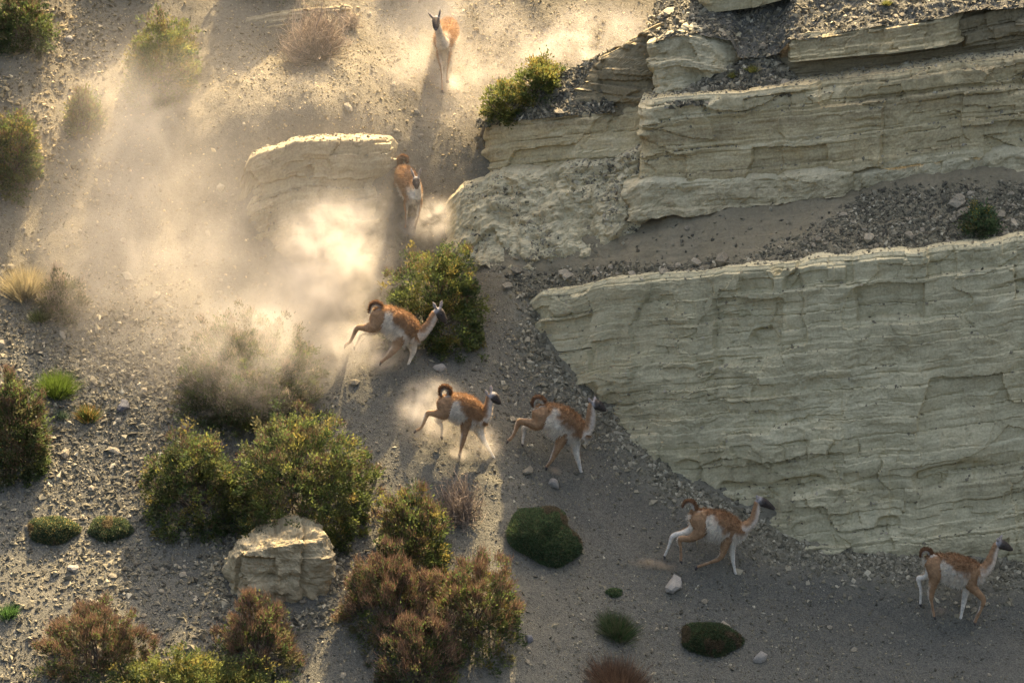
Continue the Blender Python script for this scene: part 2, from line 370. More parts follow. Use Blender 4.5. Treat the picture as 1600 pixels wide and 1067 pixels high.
# lower cliff: one face, split along its bedding into rock_bed parts
bed('rock_bed', [(811,496,610,.95,.72),(822,474,630,.92,.62),(850,454,690,.72,.25),(950,438,770,-.1,-.5),(1050,427,850,-.95,-1.35),(1150,419,900,-1.65,-2.1),(1250,409,950,-2.15,-2.65),(1400,395,970,-2.45,-2.95),(1600,372,990,-2.7,-3.2),(1900,342,1020,-2.9,-3.4)],
    MAT['cliff_low'], 3, ret_l=1.0, step=.03, cuts=[.16, .27, .36, .45, .55, .63, .72, .80, .90], rel=dict(lay=.26, a_lay=.018, a_blk=.05, a_fb=.09, blkw=1.1, groove=.022), topwob=5, keep='A', back=((.12, .0), (.5, -.03), (1.2, -.06)))
# ledge slope above it
bed('ledge_slope', [(745,352,475,2.45,1.25),(790,345,470,2.2,1.0),(860,345,462,1.85,.85),(950,352,448,1.15,.1),(1050,340,437,.5,-.75),(1150,326,429,0,-1.45),(1250,318,419,-.5,-1.95),(1326,306,413,-.75,-2.15),(1450,285,403,-1.05,-2.25),(1600,270,382,-1.3,-2.5),(1900,240,352,-1.5,-2.7)],
    MAT['cliff_mud'], 5, ret_l=0, ret_r=0, rel=dict(lay=.3, a_lay=.015, a_blk=.01, a_fb=.07, groove=.0), edge=0, smooth=True, keep='B', back=((.3, .1),))
# pale ledge with holes, two lengths with a step between them
bed('rock_bed', [(968,292,352,.80,.75),(1000,284,346,.60,.54),(1100,279,335,.20,.13),(1200,272,322,-.20,-.27),(1322,259,306,-.73,-.8)], MAT['cliff_pale'], 7, ret_l=.5, ret_r=.5,
    rel=dict(lay=.25, a_lay=.05, a_blk=.03, a_fb=.09, groove=.02, lump=.05), edge=.10, topwob=5, botwob=9, label='pale crumbly ledge with small dark holes')
bed('rock_bed', [(1318,270,312,-.45,-.5),(1450,251,290,-.80,-.87),(1600,226,276,-1.12,-1.2),(1900,192,240,-1.37,-1.42)], MAT['cliff_pale'], 8, ret_l=.2, ret_r=.5,
    rel=dict(lay=.25, a_lay=.05, a_blk=.03, a_fb=.09, groove=.02, lump=.05), edge=.10, topwob=5)
# main upper cliff
bed('rock_bed', [(998,158,296,.85,.72),(1100,149,292,.45,.35),(1280,129,278,-.3,-.4),(1400,116,262,-.68,-.78),(1600,91,240,-1.05,-1.15),(1900,58,205,-1.3,-1.4)], MAT['cliff_up'], 11, ret_l=1.4, ret_r=.5,
    step=.03, cuts=[.22, .42, .6, .8], rel=dict(lay=.20, a_lay=.028, a_blk=.045, a_fb=.08, blkw=1.5, groove=.025), edge=.05, topwob=5, keep='D')
# block left of the cleft
bed('rock_bed', [(747,196,285,3.35,3.2),(800,187,290,2.98,2.85),(900,172,285,2.3,2.2),(1012,166,260,1.6,1.5)], MAT['cliff_up'], 13, ret_l=1.6, ret_r=.4,
    step=.03, cuts=[.45], rel=dict(lay=.20, a_lay=.04, a_blk=.04, a_fb=.06, blkw=1.3, groove=.03), edge=.05, topwob=3, keep='E')
# rough crumbling foot under that block
bed('crumbling_foot', [(697,312,404,2.62,2.0),(725,285,412,2.75,1.9),(770,264,420,2.75,1.62),(850,262,424,2.25,1.32),(930,250,392,1.8,1.0),(1015,232,356,1.2,.6)], MAT['cliff_pale'], 17, ret_l=.6, ret_r=.2,
    rel=dict(lay=.3, a_lay=.02, a_blk=.05, a_fb=.07, blkw=.5, groove=.03, lump=.11), edge=.05, topwob=4, botwob=26, keep='E2')
# dark wall behind the block, upper beds
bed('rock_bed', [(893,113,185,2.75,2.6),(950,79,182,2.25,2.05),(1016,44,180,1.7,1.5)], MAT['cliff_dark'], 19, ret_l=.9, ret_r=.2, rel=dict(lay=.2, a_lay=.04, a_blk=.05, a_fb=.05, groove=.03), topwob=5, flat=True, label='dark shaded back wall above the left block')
bed('rock_bed', [(1014,46,176,1.45,1.15),(1060,40,166,1.2,.9),(1140,54,165,.95,.55)], MAT['cliff_pale'], 23, ret_l=.9, ret_r=.6, rel=dict(lay=.25, a_lay=.06, a_blk=.06, a_fb=.10, groove=.03, lump=.05), topwob=5)
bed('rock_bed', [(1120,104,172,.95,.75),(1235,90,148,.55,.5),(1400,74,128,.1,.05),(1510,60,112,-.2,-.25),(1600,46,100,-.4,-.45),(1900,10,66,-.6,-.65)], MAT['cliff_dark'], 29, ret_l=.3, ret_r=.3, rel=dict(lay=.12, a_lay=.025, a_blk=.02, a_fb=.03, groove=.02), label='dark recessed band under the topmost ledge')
bed('rock_bed', [(1234,58,98,.3,.25),(1300,50,91,.05,0),(1400,38,82,-.25,-.3),(1494,23,70,-.5,-.55)], MAT['cliff_up'], 31, ret_l=.6, ret_r=.5, rel=dict(lay=.14, a_lay=.03, a_blk=.03, a_fb=.05, groove=.025), topwob=4, back=((.06, -.02), (.4, -.2)))
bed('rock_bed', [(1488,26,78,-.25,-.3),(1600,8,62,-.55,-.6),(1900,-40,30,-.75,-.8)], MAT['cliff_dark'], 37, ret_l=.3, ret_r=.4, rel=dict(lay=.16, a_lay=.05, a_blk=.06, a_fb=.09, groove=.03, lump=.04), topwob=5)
bed('rock_bed', [(1088,-40,24,1.75,1.65),(1180,-50,12,1.45,1.35),(1240,-60,-4,1.3,1.2)], MAT['cliff_up'], 43, ret_l=.8, ret_r=.5, rel=dict(lay=.2, a_lay=.04, a_blk=.04, a_fb=.05, groove=.03), topwob=4)
# debris lying on the tops
bed('debris_slope', [(746,187,201,3.5,3.3),(800,152,191,3.5,2.95),(850,130,184,3.3,2.55),(905,104,178,3.1,2.2),(960,74,176,2.8,1.9)], MAT['ground'], 47, ret_l=0, ret_r=0, rel=dict(lay=.3, a_lay=.01, a_blk=.01, a_fb=.08, groove=0), edge=0, smooth=True, keep='T1', back=((.3, -.06), (.8, -.4), (2.0, -2.2)), topwob=4)
bed('debris_slope', [(1016,20,52,2.6,1.35),(1080,-20,54,2.6,1.1),(1142,-60,66,3.0,.82),(1155,-62,92,3.0,.72),(1215,-112,88,3.2,.52),(1240,-120,62,3.2,.32),(1400,-140,42,2.8,-.2),(1500,-150,24,2.6,-.5),(1600,-160,12,2.4,-.6),(1900,-190,-30,2.2,-.8)], MAT['ground'], 49, ret_l=.8, ret_r=0, rel=dict(lay=.3, a_lay=.02, a_blk=.02, a_fb=.12, groove=0), edge=0, smooth=True, keep='T2', back=((.5, .2), (2.0, .6)))
bed('debris_slope', [(1040,158,166,.75,.62),(1110,120,162,.85,.3),(1180,88,156,.75,.1),(1205,86,152,.72,.05),(1240,125,150,.35,-.05),(1268,138,146,.15,-.1)], MAT['ground'], 51, ret_l=0, ret_r=0, rel=dict(lay=.3, a_lay=.01, a_blk=.01, a_fb=.06, groove=0), edge=0, smooth=True, keep='T3', back=((.3, -.02),), topwob=3)

# ------------------------------------------------------------------ outcrop ledges in the hillside
outcrop = cliff
def outcrop_bed(name, label, pts, seed, mat, **k):
    o = bed('ledge_face', pts, mat, seed, **k)[0]
    o.parent = None; o.location = cliff.location; o.name = name; tag(o, label, kind='structure')
    return o
outcrop_bed('rock_outcrop', 'pale rock outcrop breaking the slope behind the brightest dust', [(350,335,425,2.3,2.0),(366,290,428,2.5,1.95),(392,240,430,2.6,1.9),(450,222,432,2.58,1.86),(530,214,432,2.6,1.88),(585,212,420,2.9,2.25),(640,208,390,3.5,2.95)], 61, MAT['cliff_tan'], ret_l=.8, ret_r=.8,
    rel=dict(lay=.22, a_lay=.03, a_blk=.07, a_fb=.10, blkw=1.2, groove=.04), topwob=12, edge=.12, keep='O1', back=((.08, -.01), (.4, -.05), (.8, -.3)))
outcrop_bed('low_rock_ledge', 'low rock ledge half lost in drifting dust on the left', [(165,252,290,3.3,3.05),(250,246,292,3.3,3.05),(335,240,282,3.4,3.1)], 67, MAT['cliff_tan'], ret_l=.4, ret_r=.4,
    rel=dict(lay=.2, a_lay=.03, a_blk=.04, a_fb=.06, groove=.03), topwob=3, keep='O2', back=((.06, -.01), (.4, -.12)))
outcrop_bed('upper_rock_ledge', 'shaded rock ledge behind the dry tumbleweed near the top edge', [(372,30,72,5.6,5.35),(440,16,66,5.65,5.4),(520,8,50,5.75,5.5),(560,8,42,5.9,5.6)], 69, MAT['cliff_tan'], ret_l=.4, ret_r=.4,
    rel=dict(lay=.2, a_lay=.03, a_blk=.05, a_fb=.07, groove=.03), topwob=3, keep='O3', back=((.06, -.01), (.4, -.12)))

MAT['pale_stone'] = mat_stone('pale_stone_', (.24, .215, .165), (.40, .36, .28))
# ------------------------------------------------------------------ gravel and stones
OCT = np.array([(1,0,0),(0,1,0),(-1,0,0),(0,-1,0),(0,0,1),(0,0,-1)], float)
OCTF = np.array([(0,1,4),(1,2,4),(2,3,4),(3,0,4),(1,0,5),(2,1,5),(3,2,5),(0,3,5)])
def rand_basis(n, nrm, r):
    a = r.normal(size=(n, 3)); nz = nrm+.45*r.normal(size=(n, 3)); nz /= np.linalg.norm(nz, axis=1)[:, None]
    a -= (a*nz).sum(1)[:, None]*nz; a /= np.linalg.norm(a, axis=1)[:, None]
    return a, np.cross(nz, a), nz
PEB = np.array([(.070,.062,.041),(.100,.089,.058),(.138,.121,.076),(.180,.156,.096),(.25,.217,.138),(.37,.325,.215)])
def pebbles(name, P, N, size, seed, label, pal=PEB, w=(.18,.23,.26,.2,.10,.03), tint=None):
    r = np.random.default_rng(seed); n = len(P)
    a, b, c = rand_basis(n, N, r)
    jit = 1+.35*r.normal(size=(n, 6, 1))
    V = OCT[None]*jit
    sc = size[:, None]*np.stack([.8+.7*r.random(n), .6+.5*r.random(n), .4+.35*r.random(n)], -1)
    V = V*sc[:, None]
    W = V[..., :1]*a[:, None]+V[..., 1:2]*b[:, None]+V[..., 2:]*c[:, None]+(P+N*size[:, None]*.15)[:, None]
    F = (OCTF[None]+6*np.arange(n)[:, None, None]).reshape(-1, 3)
    m = mesh_np(name, W.reshape(-1, 3), F)
    col = pal[r.choice(len(pal), n, p=np.array(w)/sum(w))]*(.85+.3*r.random((n, 1)))
    if tint is not None: col = col*(1+tint[:, None]*np.array([.55, .38, .12]))
    attr(m, 'col', rgba(np.repeat(col, 6, 0)), 'FLOAT_COLOR')
    o = obj(name, m, MAT['pebble']); tag(o, label, 'gravel', kind='stuff'); return o
def ground_pts(n, r, box=(-10.4, 10.4, -7.6, 8.8)):
    x = r.uniform(box[0], box[1], n); y = r.uniform(box[2], box[3], n)
    e = .06
    z = gz(x, y); zx = gz(x+e, y); zy = gz(x, y+e)
    N = np.stack([-(zx-z)/e, -(zy-z)/e, np.ones(n)], -1); N /= np.linalg.norm(N, axis=1)[:, None]
    return np.stack([x, y, z], -1), N
r = np.random.default_rng(11)
P, N = ground_pts(300000, r)
ppx, ppy = project(P)
dens = .26+.5*sstep(-.25, .45, fbm(P[:, 0]*.45, P[:, 1]*.45, 4, 91))
left = np.maximum(sstep(620, 250, ppx)*sstep(380, 560, ppy), .8*sstep(330, 120, ppx)*sstep(420, 250, ppy))                                  # stonier ground on the lower left
dens = np.clip(dens*(.55+.75*left), 0, 1)
keepm = (r.random(len(P)) < dens)&(ppx > -40)&(ppx < 1640)&(ppy > -40)&(ppy < 1110)
P = P[keepm]; N = N[keepm]; left = left[keepm]
size = .008+.011*r.random(len(P))+.034*r.random(len(P))**8*(.75+.65*left)+.010*r.random(len(P))*left
pebbles('gravel', P, N, size, 5, 'loose grey and tan gravel strewn over the hillside', tint=sstep(-.8, 2.2, P[:, 1]))  # pebble colour also turns warmer and brighter upslope
def grid_pts(G, n, r, rows=None):
    G = G if rows is None else G[rows[0]:rows[1]]
    a = r.uniform(0, G.shape[0]-1.001, n); b = r.uniform(0, G.shape[1]-1.001, n)
    i = a.astype(int); j = b.astype(int); fa = (a-i)[:, None]; fb = (b-j)[:, None]
    e1 = G[i+1, j]-G[i, j]; e2 = G[i, j+1]-G[i, j]
    N = np.cross(e2, e1); N /= np.linalg.norm(N, axis=1)[:, None]+1e-9; N *= np.where(N[:, 2:] < 0, -1, 1)
    P = G[i, j]*(1-fa)*(1-fb)+G[i+1, j]*fa*(1-fb)+G[i, j+1]*(1-fa)*fb+G[i+1, j+1]*fa*fb
    return P, N
def scree(key, n, seed, label, smin, smax, mask=None, w=(.18,.2,.22,.2,.14,.06)):
    r = np.random.default_rng(seed); P, N = grid_pts(SHEETS[key], n, r)
    qx, qy = project(P)
    if mask is not None:
        k = r.random(n) < mask(qx, qy, P); P = P[k]; N = N[k]
    size = smin+(smax-smin)*r.random(len(P))**4
    pebbles('scree', P, N, size, seed, label, w=w)
def ledge_mask(x, y, P):
    lim = np.interp(x, [930, 1150, 1250, 1325, 1340, 1600], [424, 404, 372, 326, 300, 285])
    return np.clip(.02+.95*sstep(-12, 14, y-lim+10*fbm(P[:, 0]*2, P[:, 2]*2, 3, 5))*(.55+.45*sstep(-.3, .3, fbm(P[:, 0]*1.2, P[:, 2]*1.2, 3, 5))), 0, 1)
scree('B', 60000, 21, 'grey scree on the wide ledge between the two cliffs', .010, .05, ledge_mask)
scree('T1', 9000, 22, 'sunlit broken chips on top of the left cliff block', .012, .06)
scree('T2', 24000, 23, 'broken chips on the debris slope along the cliff top', .012, .065)
scree('T3', 3500, 24, 'heap of dark chips under the topmost ledge', .014, .075)
scree('E2', 5000, 25, 'crumbs caught on the rough foot of the left block', .010, .05, lambda x, y, P: sstep(-.1, .35, fbm(P[:, 0]*1.5, P[:, 2]*1.5, 3, 8)), w=(0,.03,.15,.3,.34,.18))
rc_ = np.random.default_rng(31)
def nearest_rows(key, n, seed, lab):
    G = SHEETS[key]; r = np.random.default_rng(seed); P, N = grid_pts(G, n, r)
    k = N[:, 2] > .72; P = P[k]; N = N[k]
    pebbles('ledge_chips', P, N, .010+.03*r.random(len(P))**3, seed, lab, w=(0,.03,.15,.32,.34,.16))
nearest_rows('A', 30000, 32, 'chips resting on the ledges of the lower cliff')
nearest_rows('D', 16000, 33, 'chips resting on the ledges of the upper cliff')
nearest_rows('O1', 9000, 34, 'rubble on top of the rock outcrop in the dust')

def base_rubble():
    r = np.random.default_rng(77); line = [(815,500),(830,560),(870,606),(960,670),(1050,760),(1130,800),(1230,860),(1400,884),(1600,905)]
    L = np.array([ground_hit(*q) for q in line]); t = np.concatenate([[0], np.cumsum(np.linalg.norm(np.diff(L, axis=0), axis=1))])
    n = 14000; q = r.uniform(0, t[-1], n); x = np.interp(q, t, L[:, 0]); y = np.interp(q, t, L[:, 1])
    d = r.exponential(.36, n)-.30; am = .5+.8*np.clip(vn(q*.9, q*0, 5)+.3, 0, 1)
    x = x-d*am*.55+r.normal(size=n)*.05; y = y-d*am*.8+r.normal(size=n)*.05
    z = gz(x, y); e = .06; N = np.stack([-(gz(x+e, y)-z)/e, -(gz(x, y+e)-z)/e, np.ones(n)], -1); N /= np.linalg.norm(N, axis=1)[:, None]
    pebbles('rubble', np.stack([x, y, z], -1), N, .010+.055*r.random(n)**6, 78, 'pale rubble along the foot of the tall cliff', w=(0,.04,.16,.32,.34,.14))
base_rubble()
def rock_mesh(seed, sub=2, flat=.7, amp=.28, cuts=6):
    bm = bmesh.new(); bmesh.ops.create_icosphere(bm, subdivisions=sub, radius=1)
    rr = random.Random(seed); off = Vector((seed*3.7, seed*1.3, seed*.7))
    planes = []
    for _ in range(cuts):
        v = Vector((rr.gauss(0, 1), rr.gauss(0, 1), rr.gauss(0, 1))).normalized(); planes.append((v, rr.uniform(.55, .85)))
    for v in bm.verts:
        for n, d in planes:
            k = v.co.dot(n)
            if k > d: v.co -= n*(k-d)
        v.co *= 1+amp*mnoise.noise(v.co*1.5+off)+amp*.35*mnoise.noise(v.co*4+off)
        v.co.z *= flat
    m = bpy.data.meshes.new('stone'); bm.to_mesh(m); bm.free(); return m
SM = []
for k in range(8):
    m = rock_mesh(k+1, 1 if k < 6 else 2, .5+.06*k); m.materials.append(MAT['stone']); SM.append(m)
def place_stone(px, py, rad, k, rz, name='stone', parent=hill, mat=None, sheet=None, sx=1.):
    P = ground_hit(px, py) if sheet is None else sheet; n = ground_normal(P[0], P[1]) if sheet is None else np.array([0, -.3, .95])
    o = bpy.data.objects.new(name, SM[k]); link(o, parent)
    q = Vector(n).to_track_quat('Z', 'Y').to_matrix()@Matrix.Rotation(rz, 3, 'Z')
    loc = Vector(P+n*rad*.16)
    if parent is cliff: loc -= Vector(cliff.location)
    o.matrix_local = Matrix.Translation(loc)@q.to_4x4()@Matrix.Diagonal((rad*sx, rad, rad, 1))
    if mat:
        o.material_slots[0].link = 'OBJECT'; o.material_slots[0].material = mat
    return o
rs = random.Random(5)
cnt = 0
while cnt < 210:
    if cnt < 120: px, py = rs.uniform(0, 600), rs.uniform(330, 1060)
    else: px, py = rs.uniform(0, 1590), rs.uniform(20, 1060)
    P = ground_hit(px, py)
    if px > 760 and py < 480+max(0, (px-812))*.9 and px < 1240: continue
    if px >= 1000 and py < 900: continue
    if 700 < px and py < 470: continue
    place_stone(px, py, .035+.075*rs.random()**3, rs.randrange(6), rs.uniform(0, 6.28), sx=rs.uniform(.9, 1.6)); cnt += 1
for key, n, seed in (('B', 70, 3), ('T2', 36, 4), ('T1', 16, 5), ('T3', 12, 6)):
    r = np.random.default_rng(seed); P, N = grid_pts(SHEETS[key], n*8, r); qx, qy = project(P); c_ = 0
    for p, x, y in zip(P, qx, qy):
        if c_ >= n or not (0 < x < 1600 and -5 < y < 1067) or (key == 'B' and r.random() > ledge_mask(np.array([x]), np.array([y]), p[None])[0]+.03): continue
        place_stone(0, 0, .05+.10*r.random()**3, int(r.integers(6)), r.random()*6, parent=cliff, sheet=p, sx=1+.5*r.random()); c_ += 1
def loose(name, px, py, rad, k, rz, label, mat, sx=1.3):
    o = place_stone(px, py, rad, k, rz, name, None, mat, sx=sx); tag(o, label, 'stone'); return o
loose('loose_stone', 1188, 1027, .11, 6, .6, 'white oblong stone right of the dark green cushion plant', MAT['pale_stone'], 1.5)
loose('loose_stone', 1052, 914, .15, 7, 1.0, 'pale flat stone on the shaded ground below the running guanaco', MAT['pale_stone'], 1.4)
loose('loose_stone', 864, 757, .12, 6, 2.0, 'pale rounded stone just above the heart-shaped cushion plant', MAT['pale_stone'], 1.1)
loose('loose_stone', 824, 736, .09, 7, .3, 'small tan stone under the hooves of the shaded middle guanaco', MAT['stone'], 1.5)
loose('loose_stone', 192, 636, .13, 7, 1.4, 'dark grey stone alone on the lit gravel left of the dust', MAT['dark_stone'], 1.2)
loose('loose_stone', 826, 998, .08, 6, 1.1, 'dark grey stone in the shade beside the large brown shrub', MAT['dark_stone'], 1.2)
loose('loose_stone', 688, 575, .09, 6, 0, 'light stone on the dusty ground before the leading upper guanaco', MAT['pale_stone'], 1.6)
loose('loose_stone', 115, 888, .09, 7, .2, 'pale angular stone below the leftmost low cushion plant', MAT['pale_stone'], 1.2)
loose('loose_stone', 108, 62, .08, 6, .2, 'pale stone on the lit slope beside the corner shrub', MAT['pale_stone'], 1.2)

# the big boulder
def boulder():
    P = ground_hit(436, 912)
    bm = bmesh.new(); bmesh.ops.create_cube(bm, size=2)
    bmesh.ops.subdivide_edges(bm, edges=bm.edges, cuts=44, use_grid_fill=True)
    off = Vector((3.1, 7.7, 1.9))
    V = []
    for v in bm.verts:
        c = v.co.copy()
        s = c.normalized()*1.25; c = c*.45+s*.55                     # rounded block
        t = (c.z+1)/2
        x = c.x*(1.0-.16*t*(1 if c.x < 0 else .35))
        y = c.y*(1-.22*t)
        z = c.z+.16*x
        w = Vector((x*.94, y*.62, z*.66))
        st = w.z+.08*w.x
        lay = .035*mnoise.noise(Vector((w.x*.6, w.y*.6, st*7)))
        n = .14*mnoise.fractal(w*1.3+off, 1.0, 2.0, 3)+.05*mnoise.fractal(w*5+off, .8, 2, 5)+.10*(mnoise.cell(Vector((w.x*1.9+.3*w.z, w.y*2, st*2.6))+off)-.5)
        crack = -.10*max(0, 1-abs(w.x-.42-.12*w.z+.06*mnoise.noise(w*3))/.07)*(1 if w.y < .2 else 0)
        hol = -.16*max(0, mnoise.noise(Vector((w.x*2.2, w.y*2.2, w.z*3.2))+off)-.15)
        d = Vector((c.x, c.y, c.z*.8)).normalized()
        v.co = w+d*(lay+n+crack+hol); V.append((w.x*1.0, -st, 0))
    m = bpy.data.meshes.new('boulder'); bm.to_mesh(m)
    bm.free()
    attr(m, 'st', np.array(V), 'FLOAT_VECTOR')
    o = obj('boulder', m, MAT['cliff_tan']); o.location = Vector(P)+Vector((0, .15, .30)); o.rotation_euler = (R(8), R(-2), R(8))
    tag(o, 'large pale weathered boulder half buried on the lower left slope', 'boulder')
boulder()
def boulder_skirt():
    r = np.random.default_rng(88); c = ground_hit(436, 912); n = 2600; an = r.uniform(0, 2*np.pi, n); rad = .9+np.abs(r.normal(size=n))*.28
    x = c[0]+np.cos(an)*rad*1.08; y = c[1]+.15+np.sin(an)*rad*.85
    z = gz(x, y); e = .06; N = np.stack([-(gz(x+e, y)-z)/e, -(gz(x, y+e)-z)/e, np.ones(n)], -1); N /= np.linalg.norm(N, axis=1)[:, None]
    pebbles('rubble', np.stack([x, y, z], -1), N, .012+.06*r.random(n)**5, 89, 'tan crumbs and chips lying round the large boulder', w=(.05,.1,.25,.3,.22,.08))
boulder_skirt()

# ------------------------------------------------------------------ plants
def quads(C, a, b, l, w):
    V = np.stack([C-a*l[:, None]*.5, C+b*w[:, None]*.5, C+a*l[:, None]*.5, C-b*w[:, None]*.5], 1)
    return V.reshape(-1, 3), np.arange(len(C)*4).reshape(-1, 4)
def unit(v): return v/(np.linalg.norm(v, axis=-1, keepdims=True)+1e-9)
def blades(C, d, l, w, r):
    b = unit(np.cross(d, r.normal(size=d.shape)))
    V = np.stack([C-b*w[:, None]*.5, C+b*w[:, None]*.5, C+d*l[:, None]], 1)
    return V.reshape(-1, 3), np.arange(len(C)*3).reshape(-1, 3)
def tubes(paths, radii, col, r, sides=4):
    Vs, Fs, Cs = [], [], []; o = 0
    for p, rad in zip(paths, radii):
        p = np.asarray(p); n = len(p); t = unit(np.gradient(p, axis=0))
        h = unit(np.cross(t, np.array([.3, .5, .81]))); k = np.cross(t, h)
        an = np.arange(sides)*2*np.pi/sides
        ring = p[:, None]+np.asarray(rad)[:, None, None]*(np.cos(an)[None, :, None]*h[:, None]+np.sin(an)[None, :, None]*k[:, None])
        Vs.append(ring.reshape(-1, 3))
        i = np.arange(n*sides).reshape(n, sides)+o; j = np.roll(i, -1, 1)
        Fs.append(np.stack([i[:-1], j[:-1], j[1:], i[1:]], -1).reshape(-1, 4)); o += n*sides
        Cs.append(np.repeat(col(r)[None], n*sides, 0))
    return np.concatenate(Vs), np.concatenate(Fs), np.concatenate(Cs)
GREEN = np.array([(.066,.092,.028),(.09,.118,.033),(.115,.138,.038),(.054,.076,.026)])
YELLOW = np.array([(.14,.155,.04),(.17,.165,.042),(.12,.14,.042),(.20,.165,.045)])
OLIVE = np.array([(.075,.085,.035),(.095,.095,.04),(.12,.11,.05)])
BROWN = np.array([(.155,.092,.055),(.20,.125,.072),(.125,.078,.05),(.24,.155,.09)])
DRY = np.array([(.32,.25,.175),(.40,.31,.22),(.26,.205,.15)])
BARK = lambda r: np.array([.11, .085, .06])*(.7+.6*r.random())
def clump_field(W, D, H, n, r, lobes=7):
    """leaf-clump centres over a lumpy dome, most of them near its skin"""
    u = unit(r.normal(size=(n, 3))); u[:, 2] = np.abs(u[:, 2])*1.05-.12; u = unit(u)
    k = unit(r.normal(size=(lobes, 3))); k[:, 2] = np.abs(k[:, 2])
    bump = np.max(np.exp(-((1-u@unit(k).T)/.10)), axis=1)
    rad = (.74+.26*bump+.08*r.normal(size=n))*(.50+.50*r.random(n)**.4)
    C = u*np.array([W/2, D/2, H])*rad[:, None]
    C[:, 2] = np.maximum(C[:, 2], .03)
    return C, u, np.clip(rad, .2, 1)
def shrub(name, px, py, w, h, seed, label, cat='shrub', pals=((GREEN, .7), (YELLOW, .3)), top=None, leaf=.055, group=None, per=42, density=165, lobes=8, sheet=None, depth=.85, droop=0., stems=14):
    r = np.random.default_rng(seed)
    P = ground_hit(px, py) if sheet is None else np.asarray(sheet)
    W, H = 1.12*w/PPM, .92*h/PPM; D = W*depth
    root = empty(name, tuple(P)); tag(root, label, cat, group)
    n = int(density*W*H)+14
    C, u, rr = clump_field(W, D, H, n, r, lobes)
    # follow the ground so that the uphill side is not buried
    gl = gz(P[0]+C[:, 0], P[1]+C[:, 1])-P[2] if sheet is None else C[:, 1]*.35
    C[:, 2] += np.clip(gl, -.6, .8)*.85
    pk = r.choice(len(pals), n, p=np.array([b for a, b in pals])/sum(b for a, b in pals))
    base = np.array([pals[k][0][r.integers(len(pals[k][0]))] for k in pk])
    cs = .032+.04*r.random(n)
    idx = np.repeat(np.arange(n), per); m_ = len(idx)
    LC = C[idx]+r.normal(size=(m_, 3))*cs[idx][:, None]*np.array([1, 1, .9])
    a = unit(u[idx]*.8+(LC-C[idx])*9+r.normal(size=(m_, 3))*.5+np.array([0, 0, .4])); b = unit(np.cross(a, r.normal(size=(m_, 3))))
    l = leaf*(.7+.7*r.random(m_)); V, F = quads(LC, a, b, l, l*(.34+.2*r.random(m_)))
    col = base[idx]*(.75+.5*r.random((m_, 1)))
    m = mesh_np('foliage', V, F); attr(m, 'col', rgba(np.repeat(col, 4, 0)), 'FLOAT_COLOR'); obj('foliage', m, MAT['leaf'], root)['kind'] = 'stuff'
    if top:                                                          # dry twiggy tips
        pal, amount, L = top
        k2 = r.choice(n, int(n*amount), p=np.clip(rr*(C[:, 2]/C[:, 2].max()+.15), .01, None)/np.clip(rr*(C[:, 2]/C[:, 2].max()+.15), .01, None).sum())
        idx = np.repeat(k2, 34); m_ = len(idx)
        d = unit(u[idx]*.8+np.array([0, 0, .9])+r.normal(size=(m_, 3))*.42)
        LC = C[idx]+r.normal(size=(m_, 3))*.05
        ll = L*(.5+.8*r.random(m_)); V, F = blades(LC, d, ll, np.full(m_, .011), r)
        col = pal[r.integers(len(pal), size=m_)]*(.7+.6*r.random((m_, 1)))
        m = mesh_np('dry_tips', V, F); attr(m, 'col', rgba(np.repeat(col, 3, 0)), 'FLOAT_COLOR'); obj('dry_tips', m, MAT['twig'], root)['kind'] = 'stuff'
    paths, rad = [], []
    for k in r.choice(n, min(n, stems*2), replace=False):
        e = C[k]; s0 = np.array([r.normal()*.07*W, r.normal()*.05*W, -.04]); mid = (s0+e)/2+r.normal(size=3)*.07+np.array([0, 0, .05])
        t = np.linspace(0, 1, 6)[:, None]; paths.append(s0*(1-t)**2+2*mid*t*(1-t)+e*t*t); rad.append(np.linspace(.016, .004, 6))
    V, F, cc = tubes(paths, rad, BARK, r); m = mesh_np('stem', V, F, True); attr(m, 'col', rgba(cc), 'FLOAT_COLOR'); obj('stem', m, MAT['twig'], root)['kind'] = 'stuff'
    return root
